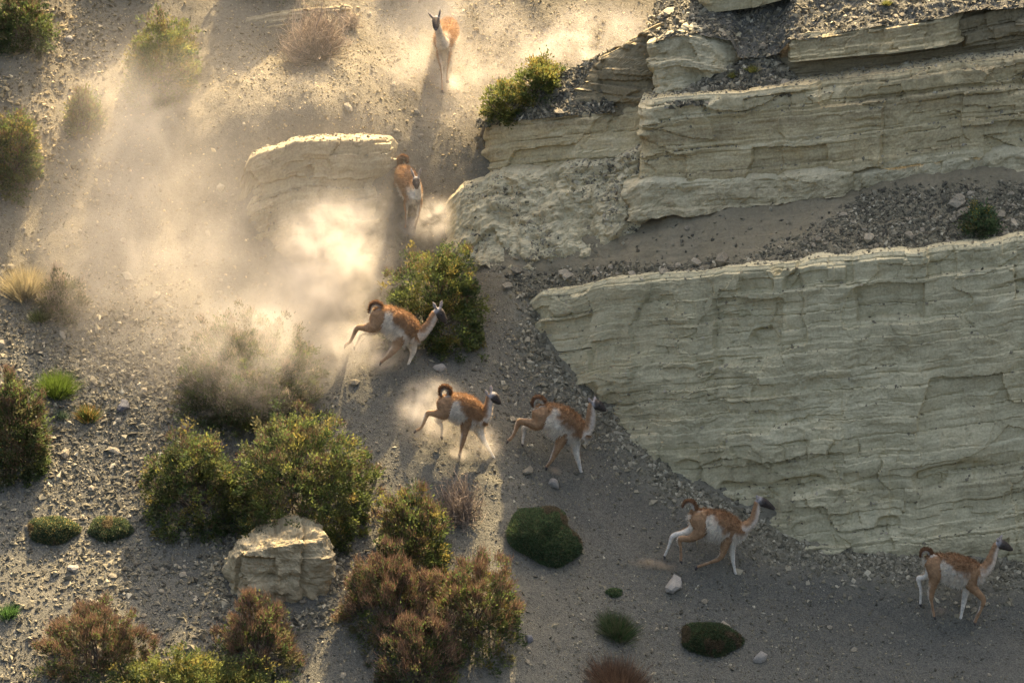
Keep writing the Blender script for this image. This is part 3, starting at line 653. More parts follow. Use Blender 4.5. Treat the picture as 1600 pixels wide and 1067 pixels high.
def cushion(name, px, py, w, h, seed, label, pal, n=9000, blade=.03, notch=None, sheet=None, tipcol=None):
    """px,py: middle of the cushion; a low dome hugging the slope, covered in short spikes"""
    r = np.random.default_rng(seed); P = ground_hit(px, py); nrm = ground_normal(P[0], P[1], .5)
    W = w/PPM/2; Hh = h/PPM/2/.97
    ex = np.array([1, 0, 0])-nrm*nrm[0]; ex = unit(ex); ey = np.cross(nrm, ex)
    root = empty(name, tuple(P)); tag(root, label, 'cushion plant')
    ph = r.uniform(0, 2*np.pi, n); q = np.sqrt(r.random(n))
    def outline(ph):
        o = 1+.05*np.sin(3*ph+seed)+.05*np.sin(5*ph+seed*2)
        if notch is not None: o = o-notch[1]*np.exp(-((np.angle(np.exp(1j*(ph-notch[0])))/.36)**2))
        return o
    def surf(ph, q):
        ho = outline(ph); x = np.cos(ph)*q*W*ho; y = np.sin(ph)*q*Hh*ho
        z = .55*min(W, Hh)*np.sqrt(np.clip(1-q**2.4, 0, 1))*(1+.30*fbm(x*3.5, y*3.5, 3, seed))
        return x[:, None]*ex+y[:, None]*ey+z[:, None]*nrm
    th = np.linspace(0, 2*np.pi, 49); qq = np.linspace(0, 1.0, 14); Q, T = np.meshgrid(qq, th, indexing='ij')
    V = surf(T.ravel(), Q.ravel())*.97-nrm*.02
    m = mesh_np('mound', V, grid_faces(14, 49), True); attr(m, 'col', rgba(np.repeat(pal[:1]*.8, len(V), 0)), 'FLOAT_COLOR'); obj('mound', m, MAT['twig'], root)
    C = surf(ph, q); d = unit(unit(C+nrm*.15)*.8+nrm*.4+r.normal(size=C.shape)*.6)
    V, F = blades(C-d*.012, d, blade*(.6+.8*r.random(n)), np.full(n, .020), r)
    col = pal[r.integers(len(pal), size=n)]*(.5+1.0*r.random((n, 1)))
    k = fbm(C@ex*2.6, C@ey*2.6, 3, seed+9) > .38; col[k] = np.array([.16, .125, .07])*(.6+.7*r.random((k.sum(), 1)))
    if tipcol is not None:
        k = r.random(n) < .16; col[k] = tipcol*(.7+.6*r.random((k.sum(), 1)))
    m = mesh_np('spiky_leaves', V, F); attr(m, 'col', rgba(np.repeat(col, 3, 0)), 'FLOAT_COLOR'); obj('spiky_leaves', m, MAT['leaf'], root)['kind'] = 'stuff'
    return root
def tuft(name, px, py, w, h, seed, label, pal, n=1400, cat='grass tuft', sheet=None):
    r = np.random.default_rng(seed); P = ground_hit(px, py) if sheet is None else np.asarray(sheet)
    W, H = w/PPM, h/PPM
    C = np.stack([r.normal(size=n)*W*.17, r.normal(size=n)*W*.14, np.zeros(n)], -1)
    if sheet is None: C[:, 2] = gz(P[0]+C[:, 0], P[1]+C[:, 1])-P[2]-.01
    d = unit(np.stack([C[:, 0]/W*4, C[:, 1]/W*4, np.ones(n)*1.3], -1)+r.normal(size=(n, 3))*.35)
    V, F = blades(C, d, H*(.55+.6*r.random(n)), np.full(n, .012), r)
    col = pal[r.integers(len(pal), size=n)]*(.7+.6*r.random((n, 1)))
    m = mesh_np('blades', V, F); attr(m, 'col', rgba(np.repeat(col, 3, 0)), 'FLOAT_COLOR')
    o = obj(name, m, MAT['leaf']); o.location = P; tag(o, label, cat); return o
def dry_bush(name, px, py, w, h, seed, label, n=420, pal=DRY, sheet=None):
    r = np.random.default_rng(seed); P = ground_hit(px, py) if sheet is None else np.asarray(sheet)
    W, H = w/PPM, h/PPM; root = empty(name, tuple(P)); tag(root, label, 'dry shrub')
    paths, rad = [], []; fine, frad = [], []
    for k in range(n):
        u = unit(r.normal(size=3)); u[2] = abs(u[2])+.1; e = u*np.array([W*.5, W*.42, H*.95])*(.6+.45*r.random())
        mid = e*.55+r.normal(size=3)*.20*np.array([W, W, H])
        t = np.linspace(0, 1, 7)[:, None]; p = 2*mid*t*(1-t)+e*t*t+np.cumsum(r.normal(size=(7, 3))*.022, 0)
        p[:, 2] += np.clip(gz(P[0]+p[:, 0], P[1]+p[:, 1])-P[2], -.5, .8)*.7
        (paths if k % 5 == 0 else fine).append(p); (rad if k % 5 == 0 else frad).append(np.linspace(.012, .004, 7) if k % 5 == 0 else np.linspace(.006, .003, 7))
    c = lambda r: pal[r.integers(len(pal))]*(.7+.6*r.random())
    V, F, cc = tubes(paths, rad, c, r); m = mesh_np('branch', V, F, True); attr(m, 'col', rgba(cc), 'FLOAT_COLOR'); obj('branch', m, MAT['twig'], root)['kind'] = 'stuff'
    V, F, cc = tubes(fine, frad, c, r, 3); m = mesh_np('twig', V, F, True); attr(m, 'col', rgba(cc), 'FLOAT_COLOR'); obj('twig', m, MAT['twig'], root)['kind'] = 'stuff'
    return root
GY_ = ((GREEN, .55), (YELLOW, .45)); YG = ((GREEN, .25), (YELLOW, .75)); GB = ((GREEN, .75), (OLIVE, .25)); GO = ((GREEN, .45), (OLIVE, .55))
shrub('green_shrub', 36, 52, 115, 84, 101, 'dark green shrub cut by the top left corner', pals=GB, top=(BROWN, .35, .08))
shrub('green_shrub', 252, 128, 140, 124, 102, 'yellow-green shrub veiled by dust near the top left', pals=YG, top=(BROWN, .15, .08))
shrub('green_shrub', 132, 198, 62, 72, 103, 'small orange-tinged shrub at the left edge of the dust', pals=YG, top=(BROWN, .5, .08))
shrub('green_shrub', 22, 272, 100, 104, 104, 'green shrub cut by the left edge below the corner shrub', pals=GY_, top=(BROWN, .3, .08))
dry_bush('dry_shrub', 492, 88, 130, 88, 105, 'large grey tangle of dry twigs under the upper rock ledge', 620)
dry_bush('dry_shrub', 546, 40, 46, 32, 106, 'small dry twig tangle right of the large dry tangle', 120)
T1 = SHEETS['T1']
def sheet_at(key, px, py):
    G = SHEETS[key].reshape(-1, 3); x, y = project(G); return G[np.argmin((x-px)**2+(y-py)**2)]
shrub('green_shrub', 800, 172, 84, 66, 107, 'lower left half of the yellow-flowered bush on the cliff block', pals=YG, sheet=sheet_at('T1', 792, 176)+np.array([0, 0, -.05]), top=(np.array([(.4,.2,.03),(.34,.22,.03)]), .12, .03))
shrub('green_shrub', 845, 140, 96, 62, 108, 'upper right half of the yellow-flowered bush on the cliff block', pals=YG, sheet=sheet_at('T1', 846, 138)+np.array([0, 0, -.05]), top=(np.array([(.4,.2,.03),(.34,.22,.03)]), .12, .03))
shrub('green_shrub', 682, 512, 168, 142, 109, 'round green bush behind the upper galloping guanaco', pals=((GREEN, .62), (YELLOW, .38)), top=(BROWN, .12, .07), lobes=11)
shrub('green_shrub', 392, 618, 220, 128, 110, 'wide olive bush half hidden in dust', pals=GO, top=(DRY, .45, .09), lobes=11)
tuft('grass_tuft', 40, 458, 52, 44, 111, 'pale straw tuft at the left edge in thin dust', np.array([(.42,.34,.18),(.34,.28,.15),(.25,.22,.12)]), 1800)
shrub('olive_shrub', 96, 482, 78, 70, 112, 'thin olive bush veiled by dust beside the straw tuft', pals=((OLIVE, 1),), top=(DRY, .7, .09), density=74)
tuft('green_tuft', 62, 500, 26, 20, 113, 'tiny green tuft in front of the thin olive bush', GREEN, 400)
shrub('green_shrub', 26, 722, 104, 158, 114, 'tall green and brown shrub cut by the left edge', pals=GB, top=(BROWN, .5, .09), lobes=10)
tuft('green_tuft', 90, 612, 42, 34, 115, 'bright green tuft beside the tall left edge shrub', np.array([(.09,.14,.02),(.13,.18,.03)]), 1500)
tuft('green_tuft', 138, 654, 26, 24, 116, 'small orange-tipped tuft on the gravel right of the bright tuft', np.array([(.07,.10,.03),(.30,.17,.05),(.10,.12,.03)]), 700)
tuft('green_tuft', 96, 652, 18, 14, 117, 'tiny grey-green tuft left of the orange-tipped tuft', np.array([(.07,.10,.06)]), 300)
shrub('green_shrub', 308, 792, 150, 134, 118, 'left one of the two big green shrubs above the boulder', pals=((GREEN, .62), (OLIVE, .18), (YELLOW, .2)), top=(BROWN, .2, .07), lobes=11)
shrub('green_shrub', 474, 818, 218, 180, 119, 'right and larger of the two big green shrubs above the boulder', pals=((GREEN, .6), (OLIVE, .2), (YELLOW, .2)), top=(BROWN, .25, .07), lobes=15)
CU = np.array([(.075,.105,.05),(.10,.13,.06),(.05,.08,.04)]); DG = np.array([(.075,.115,.048),(.10,.145,.058),(.06,.095,.042),(.13,.13,.06)])
cushion('cushion_plant', 83, 830, 78, 48, 120, 'leftmost low grey-green cushion with straw flecks', CU, 7000, .045, tipcol=np.array([.36,.28,.10]))
cushion('cushion_plant', 172, 828, 66, 44, 121, 'low grey-green cushion between the leftmost cushion and big shrubs', CU, 6000, .045, tipcol=np.array([.30,.26,.12]))
shrub('brown_shrub', 148, 1048, 150, 118, 122, 'reddish brown twiggy shrub at the lower left', pals=((GREEN, .6), (OLIVE, .4)), top=(BROWN, 1.5, .11), density=78)
shrub('brown_shrub', 406, 1036, 116, 112, 123, 'brown twiggy shrub directly below the boulder', pals=((GREEN, .6), (OLIVE, .4)), top=(BROWN, 1.5, .11), density=78)
shrub('light_green_shrub', 300, 1105, 270, 84, 124, 'light yellow-green shrub cut by the bottom edge', pals=((YELLOW, .8), (GREEN, .2)), leaf=.05, lobes=14, density=190, depth=.3)
shrub('green_shrub', 648, 862, 116, 104, 125, 'upright green and brown shrub below the sunlit guanaco', pals=((GREEN, .55), (YELLOW, .45)), top=(BROWN, .6, .08), lobes=9)
dry_bush('dry_shrub', 718, 806, 86, 66, 126, 'grey dry twigs beside the upright green and brown shrub', 300)
shrub('brown_shrub', 612, 975, 140, 122, 127, 'left part of the brown shrub group at bottom centre', pals=((GREEN, .5), (OLIVE, .5)), top=(BROWN, 1.7, .12), density=85, lobes=9)
shrub('brown_shrub', 738, 985, 150, 138, 128, 'right larger brown shrub with green flecks at bottom centre', pals=((GREEN, .6), (YELLOW, .2), (OLIVE, .2)), top=(BROWN, 1.2, .11), density=95, lobes=10)
shrub('brown_shrub', 650, 1062, 130, 118, 129, 'front brown shrub of the group at bottom centre', pals=((GREEN, .7), (OLIVE, .3)), top=(BROWN, 1.4, .12), density=91, lobes=9)
cushion('cushion_plant', 850, 840, 118, 104, 130, 'large dark green heart-shaped cushion plant', DG, 16000, .045, notch=(.62, .24))
cushion('cushion_plant', 960, 926, 26, 16, 131, 'tiny green cushion on the shaded ground', DG*1.4, 1200, .03)
tuft('green_tuft', 963, 988, 46, 30, 132, 'small green tuft below the tiny cushion', np.array([(.05,.09,.03),(.07,.11,.04),(.12,.11,.06)]), 1500)
cushion('cushion_plant', 1110, 1000, 94, 56, 133, 'dark green oval cushion plant at the lower right', DG, 11000, .05, tipcol=np.array([.11,.09,.04]))
tuft('brown_tuft', 966, 1075, 90, 34, 134, 'brown tuft cut by the bottom edge', BROWN*.8, 2600)
tuft('green_tuft', 14, 962, 22, 20, 135, 'tiny green tuft at the left edge above the brown shrub', np.array([(.06,.12,.03)]), 400)
shrub('green_shrub', 1533, 362, 56, 46, 136, 'dark shrub with yellow flowers on the wide cliff ledge', pals=((DG, 1),), sheet=sheet_at('B', 1533, 358), top=(np.array([(.45,.30,.02)]), .16, .03), lobes=6)
tuft('yellow_tuft', 1176, 116, 15, 12, 137, 'yellow tuft on the chip heap, right one of the pair', YELLOW*1.3, 300, sheet=sheet_at('T3', 1176, 114))
tuft('yellow_tuft', 1148, 118, 13, 12, 138, 'yellow tuft on the chip heap, left one of the pair', YELLOW*1.2, 250, sheet=sheet_at('T3', 1148, 122))
tuft('yellow_tuft', 1385, 8, 14, 10, 139, 'small yellow tuft high on the cliff top debris', YELLOW, 250, sheet=sheet_at('T2', 1385, 8))
# shrubs growing just above the frame, whose shade falls into it
shrub('green_shrub', 425, -45, 150, 110, 141, 'green shrub just above the upper rock ledge', pals=GB)
shrub('green_shrub', 200, -55, 120, 100, 142, 'green shrub growing above the dusty yellow-green shrub', pals=GB)
shrub('green_shrub', 660, -70, 130, 100, 143, 'green shrub on the slope above the topmost guanaco', pals=GB)

#--PART3--
# ------------------------------------------------------------------ guanacos
BRN = np.array([.305, .184, .092]); BRN_D = np.array([.175, .094, .046]); WHT = np.array([.67, .605, .475]); GRY = np.array([.060, .049, .038]); TAN = np.array([.42, .25, .13])
def spline(P, n=8):
    P = np.asarray(P, float); out = []
    Q = np.vstack([2*P[0]-P[1], P, 2*P[-1]-P[-2]])
    for i in range(1, len(Q)-2):
        for t in np.arange(n)/n:
            a, b, c, d = Q[i-1], Q[i], Q[i+1], Q[i+2]
            v = .5*(2*b+(c-a)*t+(2*a-5*b+4*c-d)*t*t+(3*b-a-3*c+d)*t**3); lo = np.minimum(b, c); hi = np.maximum(b, c)
            v[3:] = np.clip(v[3:], lo[3:], hi[3:]); out.append(v)
    out.append(P[-1]); return np.array(out)
def loft(bm, S, side, k):
    """S rows: x,y,z, r_in_plane, r_side. side = lateral unit vector"""
    p = S[:, :3]; t = unit(np.gradient(p, axis=0)); rings = []
    an = np.arange(k)*2*np.pi/k
    n = len(p)
    for i in range(-1, n+1):
        j = min(max(i, 0), n-1); u = np.cross(side, t[j]); u /= np.linalg.norm(u)+1e-9; sd = np.cross(t[j], u)
        if i in (-1, n): c = p[j]+t[j]*(S[j, 3]*.55*(1 if i == n else -1)); f = .45
        else: c = p[j]; f = 1
        rings.append([bm.verts.new(c+u*S[j, 3]*f*math.cos(a)+sd*S[j, 4]*f*math.sin(a)) for a in an])
    for A, B in zip(rings[:-1], rings[1:]):
        for q in range(k): bm.faces.new((A[q], A[(q+1) % k], B[(q+1) % k], B[q]))
    bm.faces.new(rings[0][::-1]); bm.faces.new(rings[-1])
def guanaco(G):
    o0 = np.array(G['org']); sc = G['sc']; Y0 = G['Y']; seed = G['seed']; side = unit(np.array(G.get('side', (0, 1, 0)), float))
    def wp(zx, zy, dy): return at_y(o0[0]+zx/sc, o0[1]+zy/sc, Y0+dy)
    m1 = 1/(sc*PPM)
    parts = []                                                       # (kind, samples Nx5, near?)
    def add(kind, pts, fy=1., near=0):
        P = []
        for q in pts:
            w = wp(q[0], q[1], q[3] if len(q) > 3 else 0); P.append([*w, q[2]*m1, q[2]*m1*fy])
        parts.append((kind, spline(P), near)); return parts[-1]
    fr = G.get('frontal', False)
    add('torso', G['torso'], 1.0 if fr else .80)
    add('neck', [(q[0], q[1], q[2]*(1 if i == 0 else .92), *q[3:]) for i, q in enumerate(G['neck'])], .95 if fr else .85); add('head', G['head'], .95 if fr else .82)
    add('tail', G['tail'], .9)
    for kind, nm in (('fore', 'nf'), ('fore', 'ff'), ('hind', 'nh'), ('hind', 'fh')):
        near = -1 if nm[0] == 'n' else 1; L = G[nm]; pts = []
        for i, q in enumerate(L):
            f = min(1, i/2.); off = (.075+.035*f)*near
            pts.append((q[0], q[1], q[2]*(1.0 if i < 2 else .96), (q[3] if len(q) > 3 else off)))
        add(kind, pts, .62 if fr else .80, near)
        # blend the first station flatter so the limb melts into the body
    bm = bmesh.new()
    for kind, S, near in parts:
        if kind in ('fore', 'hind'):
            S = S.copy(); S[:10, 4] *= np.linspace(.62, 1, min(10, len(S)))[:len(S[:10])]
        loft(bm, S, side, 14 if kind in ('torso', 'neck', 'head') else 10)
        if kind in ('fore', 'hind'):                                 # two-toed foot
            e = S[-1, :3]; d = unit(S[-1, :3]-S[-5, :3]); d = unit(d+np.array([.5 if not fr else 0, -.2 if fr else 0, -.1]))
            for q in (-1, 1):
                F = np.array([[*(e+side*.014*q-d*.01), .022, .015], [*(e+side*.017*q+d*.03), .020, .014], [*(e+side*.018*q+d*.06), .011, .009]])
                loft(bm, F, side, 8)
    earS = []
    for (bx, by, tx, ty, dy) in G['ears']:
        b = wp(bx, by, dy); t = wp(tx, ty, dy*1.25); mid = b*.5+t*.5
        E = spline([[*b, .026, .024], [*mid, .034, .024], [*(b*.15+t*.85), .026, .018], [*(t*1.12-b*.12), .012, .010]], 5); loft(bm, E, side, 8); earS.append(E)
    me = bpy.data.meshes.new('tmp'); bm.normal_update(); bmesh.ops.recalc_face_normals(bm, faces=bm.faces); bm.to_mesh(me); bm.free()
    tmp = bpy.data.objects.new('tmp', me); COL.objects.link(tmp)
    rm = tmp.modifiers.new('r', 'REMESH'); rm.mode = 'VOXEL'; rm.voxel_size = .0115; rm.adaptivity = 0
    sm = tmp.modifiers.new('s', 'SMOOTH'); sm.factor = .5; sm.iterations = 4
    dg = bpy.context.evaluated_depsgraph_get(); body = bpy.data.meshes.new_from_object(tmp.evaluated_get(dg))
    bpy.data.objects.remove(tmp); bpy.data.meshes.remove(me)
    n = len(body.vertices); V = np.empty(n*3, np.float32); body.vertices.foreach_get('co', V); V = V.reshape(-1, 3).astype(float)
    NR = np.empty(n*3, np.float32); body.vertices.foreach_get('normal', NR); NR = NR.reshape(-1, 3).astype(float)
    # coat pattern: which part is each point on, and which side of it
    best = np.full(n, 1e9); kindA = np.zeros(n, int); tA = np.zeros(n); nearA = np.zeros(n); upA = np.zeros(n); relA = np.zeros((n, 3))
    KN = ['torso', 'neck', 'head', 'tail', 'fore', 'hind', 'ear']
    for kind, S, near in parts+[('ear', E, 0) for E in earS]:
        D = np.linalg.norm(V[:, None]-S[None, :, :3], axis=2)/np.maximum(S[None, :, 3], .012)
        j = D.argmin(1); d = D[np.arange(n), j]
        if kind == 'torso': d = d*1.02
        k = d < best; best[k] = d[k]; kindA[k] = KN.index(kind); tA[k] = j[k]/(len(S)-1); nearA[k] = near
        t = unit(np.gradient(S[:, :3], axis=0)); rel = (V-S[j, :3])/np.maximum(S[j, 3], .012)[:, None]
        u = np.cross(np.broadcast_to(side, t.shape), t); u = unit(u); s0 = np.where((u@UPV)[:, None] < 0, -1, 1) if kind in ('torso',) else 1
        u = u*s0
        upA[k] = (rel*u[j]).sum(1)[k]; relA[k] = rel[k]
    nz = fbm(V[:, 0]*9, V[:, 2]*9+V[:, 1]*4, 3, seed)
    col = np.tile(BRN, (n, 1)); rngc = np.random.default_rng(seed)
    K = lambda s: kindA == KN.index(s)
    def mixc(mask, c, f): col[mask] = col[mask]*(1-f[mask])[:, None]+c*f[mask][:, None]
    vert = relA[:, 2]
    if fr:
        to = K('torso'); f = sstep(.15, -.35, vert+nz*.15+.9*(tA-.25)*(tA > .25)); mixc(to, WHT, f)
        f2 = sstep(.28, .12, tA); mixc(to, WHT, f2*sstep(.75, .35, np.abs(relA[:, 0])+nz*.2))
        nk = K('neck'); mixc(nk, WHT, sstep(.15, -.2, relA[:, 1]+nz*.15)*sstep(.98, .7, np.abs(relA[:, 0])))
    else:
        to = K('torso'); flank = np.exp(-((tA-.37)/.12)**2)*1.05       # white wedge rising in front of the thigh
        f = sstep(.05, -.50, upA-flank*.75+nz*.38-.12*np.exp(-((tA-.62)/.2)**2)); mixc(to, WHT, f)
        mixc(to, BRN_D, .5*sstep(.6, .95, upA+nz*.1))
        nk = K('neck'); mixc(nk, WHT, sstep(.25, -.55, relA[:, 0]*-.8+relA[:, 2]*.6+nz*.35-.10)); mixc(nk, TAN, .25*np.ones(n))
    hd = K('head'); col[hd] = GRY*(.8+.6*rngc.random((hd.sum(), 1)))
    mixc(hd, np.array([.45, .42, .38]), sstep(.20, .03, tA+nz*.12)*.55)
    mixc(hd, np.array([.16, .145, .135]), .6*sstep(.2, .8, upA*np.sign(relA[:, 2])+nz*.3))
    mixc(hd, np.array([.30, .27, .25]), .5*sstep(.93, 1.0, tA))
    er = K('ear'); col[er] = np.array([.36, .31, .26])*(.6+.6*rngc.random((er.sum(), 1)))
    tl = K('tail'); col[tl] = BRN_D*.9
    if not fr: mixc(tl, WHT*.8, sstep(-.1, -.6, -upA if G.get('tailflip') else upA))
    for nm, inner in (('fore', .1), ('hind', .1)):
        lg = K(nm); sd = (relA*side).sum(1)*nearA                    # >0 outer side
        if fr: mixc(lg, WHT, sstep(.2, -.4, sd*0+relA[:, 0]*np.where(V[:, 0] < V[:, 0].mean(), -1, 1)+nz*.2)*sstep(.9, .6, tA)*.8)
        else:
            mixc(lg, WHT, sstep(.05, -.35, sd+nz*.2))                # inner sides white, so the far legs show white
            back = relA[:, 0]
            mixc(lg, WHT*.85, .75*sstep(.45, .85, -back+nz*.2)*sstep(.25, .45, tA)*(nearA < 0))
        mixc(lg, TAN*.8, .55*sstep(.62, .8, tA)*(nearA < 0))
        mixc(lg, np.array([.07, .06, .055]), sstep(.965, 1.0, tA))
    nf2 = fbm(V[:, 0]*28+V[:, 2]*9, V[:, 2]*28, 3, seed+3)
    col *= (.84+.32*rngc.random((n, 1)))*(1+.2*nz[:, None])*(1+.3*nf2[:, None])
    org = wp(*G['foot'], 0)
    body.vertices.foreach_set('co', (V-org).astype(np.float32).ravel()); attr(body, 'col', rgba(col), 'FLOAT_COLOR')
    body.polygons.foreach_set('use_smooth', np.full(len(body.polygons), True)); body.update(); body.name = 'guanaco'
    o = obj('guanaco', body, MAT['coat']); o.location = org
    tag(o, G['label'], 'guanaco', 'guanacos running down the gully')
    # fur: short hairs standing off the coat
    w = np.select([K('torso'), K('neck'), K('tail'), K('fore')|K('hind')], [1.0, .75, 1.6, np.where(tA < .35, .8, .25)], .15); w = w/w.sum()
    nf = 14000; i = rngc.choice(n, nf, p=w); p = V[i]-org+rngc.normal(size=(nf, 3))*.005
    tdir = np.array([-.55, 0, -.55]) if not fr else np.array([0, .4, -.6])
    L = np.select([K('torso')[i], K('neck')[i], K('tail')[i]], [.058+.040*sstep(-.1, -.7, upA[i]), .020+0*upA[i], .030+0*upA[i]], .016)*(.6+.7*rngc.random(nf))
    d = unit(NR[i]*.62+tdir*.55+rngc.normal(size=(nf, 3))*.28)
    if True: d[K('tail')[i]] = unit(NR[i]+rngc.normal(size=(nf, 3))*.4)[K('tail')[i]]
    Vb, Fb = blades(p-d*.004, d, L, np.full(nf, .0095), rngc)
    fm = mesh_np('fur', Vb, Fb); attr(fm, 'col', rgba(np.repeat(col[i]*(.9+.4*rngc.random((nf, 1))), 3, 0)), 'FLOAT_COLOR'); obj('fur', fm, MAT['fur'], o)['kind'] = 'stuff'
    # eyes
    H = [S for k, S, _ in parts if k == 'head'][0]; j = int(len(H)*.33); c = H[j, :3]; t = unit(H[j+1, :3]-H[j-1, :3]); u = unit(np.cross(side, t)); u = u if u[2] > 0 else -u
    lat = np.cross(t, u)
    for q in (-1, 1):
        e = bpy.data.meshes.new('eye'); bmm = bmesh.new(); bmesh.ops.create_icosphere(bmm, subdivisions=2, radius=.017); bmm.to_mesh(e); bmm.free()
        eo = obj('eye', e, MAT['eye'], o); eo.location = Vector(c+lat*q*H[j, 4]*.86+u*H[j, 3]*.28-org)
    return o
def foot_Y(px, py): return float(ground_hit(px, py)[1])
def foot(org, sc, z): return foot_Y(org[0]+z[0]/sc, org[1]+z[1]/sc)
AN = []
o6 = (1020, 760); s6 = 6.667
AN.append(dict(org=o6, sc=s6, seed=6, foot=(900, 985), Y=foot(o6, s6, (900, 985)), label='guanaco with raised hind hooves running in shade beneath the tall cliff',
    torso=[(425,285,55),(475,320,100),(555,345,112),(640,385,148),(720,408,148),(800,440,138),(860,452,120),(905,452,92)],
    neck=[(890,445,95),(970,420,66),(1035,365,54),(1068,285,44),(1085,205,38),(1098,150,36)],
    head=[(1105,140,42),(1150,163,47),(1200,190,37),(1245,219,24),(1266,232,17)],
    tail=[(445,240,26),(430,185,26),(385,152,24),(340,165,22),(315,215,14)],
    nf=[(815,455,85),(765,575,52),(705,735,31),(610,785,19),(520,815,16),(460,840,17)],
    ff=[(850,510,70),(828,610,42),(833,740,26),(850,850,17),(868,920,17),(905,965,18)],
    nh=[(480,335,100),(500,450,78),(390,540,42),(280,545,30),(288,640,17),(292,725,16),(290,775,17)],
    fh=[(470,340,90),(410,440,55),(310,485,40),(212,515,31),(175,600,19),(145,675,15),(122,722,15)],
    ears=[(1092,128,1082,92,-.03),(1108,125,1112,100,.035)]))
o7 = (1420, 830); s7 = 6.883
AN.append(dict(org=o7, sc=s7, seed=7, foot=(565, 1005), Y=foot(o7, s7, (640, 1000)), label='rightmost guanaco trotting in deep shade at the cliff foot',
    torso=[(215,290,55),(270,325,92),(345,345,108),(420,372,140),(500,402,150),(590,424,148),(680,438,130),(755,438,92)],
    neck=[(740,435,100),(815,410,76),(868,345,62),(900,268,52),(925,195,43),(948,138,40)],
    head=[(962,130,45),(1003,142,52),(1050,165,41),(1095,190,25),(1114,196,17)],
    tail=[(240,255,28),(222,208,28),(180,195,26),(140,215,22),(127,270,14)],
    nf=[(690,450,90),(668,570,62),(735,655,43),(798,735,34),(770,840,21),(722,940,19),(708,980,19)],
    ff=[(650,520,75),(612,640,42),(590,760,30),(570,870,19),(556,945,18),(562,995,19)],
    nh=[(265,335,95),(285,455,78),(258,585,46),(236,690,36),(246,770,18),(262,860,16),(272,918,17)],
    fh=[(250,360,85),(215,455,52),(160,495,34),(106,505,31),(128,620,19),(126,725,15),(122,782,14)],
    ears=[(970,100,1000,42,.03),(955,100,960,72,-.03)]))
o5 = (780, 600); s5 = 6.667
AN.append(dict(org=o5, sc=s5, seed=5, foot=(880, 990), Y=foot(o5, s5, (800, 960)), label='shaded galloping guanaco just left of the cliff foot',
    torso=[(415,270,62),(470,300,105),(550,335,140),(630,385,165),(715,430,155),(795,480,135),(865,508,100)],
    neck=[(850,500,110),(915,470,74),(948,400,59),(958,320,50),(962,255,45),(968,212,42)],
    head=[(982,202,45),(1022,217,53),(1066,245,41),(1097,268,24),(1108,275,16)],
    tail=[(470,180,28),(425,142,28),(380,145,25),(356,185,22),(355,235,14)],
    nf=[(705,465,90),(655,570,60),(602,680,42),(560,760,30),(522,825,18),(492,865,17)],
    ff=[(800,560,80),(800,690,42),(825,805,28),(850,900,18),(872,955,18),(905,985,18)],
    nh=[(445,310,105),(400,412,72),(300,402,46),(212,392,36),(172,478,22),(132,555,18),(90,592,16)],
    fh=[(450,340,90),(400,430,55),(320,445,36),(262,455,29),(254,535,19),(240,625,14)],
    ears=[(955,188,933,148,-.035),(995,168,997,132,.035)]))
o4 = (630, 590); s4 = 7.624
AN.append(dict(org=o4, sc=s4, seed=4, foot=(1100, 985), Y=foot(o4, s4, (900, 960)), label='sunlit orange-brown guanaco kicking up dust left of the shaded one',
    torso=[(480,265,70),(540,300,125),(620,335,155),(700,362,170),(780,402,168),(860,455,142),(915,495,112)],
    neck=[(900,490,120),(965,470,86),(1003,400,62),(1021,320,52),(1029,255,47),(1037,215,46)],
    head=[(1052,215,55),(1088,237,59),(1122,275,42),(1147,300,26),(1157,310,17)],
    tail=[(555,185,34),(540,130,34),(490,108,32),(450,135,28),(442,190,22),(448,215,14)],
    nf=[(785,465,98),(742,570,62),(727,680,43),(706,770,32),(687,850,20),(670,920,19)],
    ff=[(880,560,85),(930,680,50),(985,790,34),(1042,885,21),(1085,960,19)],
    nh=[(515,310,122),(480,415,88),(390,428,50),(296,425,36),(248,525,24),(210,600,20),(150,632,19)],
    fh=[(520,340,100),(470,460,60),(400,500,38),(455,560,26),(462,640,18),(455,700,15)],
    ears=[(1000,210,984,152,-.035),(1047,172,1047,98,.035)]))
o3 = (530, 450); s3 = 7.622
AN.append(dict(org=o3, sc=s3, seed=3, foot=(805, 965), Y=foot(o3, s3, (805, 965)), label='guanaco leaping below the round green bush, head lowered forward',
    torso=[(440,285,70),(490,325,110),(570,350,142),(650,400,165),(730,440,172),(810,510,170),(875,555,140)],
    neck=[(860,550,145),(950,548,98),(1018,500,74),(1078,430,61),(1120,350,55),(1150,292,52)],
    head=[(1165,272,58),(1196,302,63),(1230,350,48),(1260,393,30),(1275,412,19)],
    tail=[(505,205,30),(450,178,30),(400,185,27),(372,225,22),(360,290,14)],
    nf=[(785,520,105),(722,620,72),(652,730,50),(592,800,35),(540,850,20),(495,888,18)],
    ff=[(850,620,90),(880,740,44),(866,800,30),(838,870,20),(808,945,18)],
    nh=[(475,340,112),(420,448,88),(320,475,52),(220,475,37),(170,560,26),(132,635,20),(75,683,19)],
    fh=[(480,360,95),(430,490,60),(350,525,42),(270,540,30),(225,620,20),(180,700,17)],
    ears=[(1150,240,1122,178,-.035),(1205,235,1222,158,.035)]))
o1 = (630, 0); s1 = 6.667
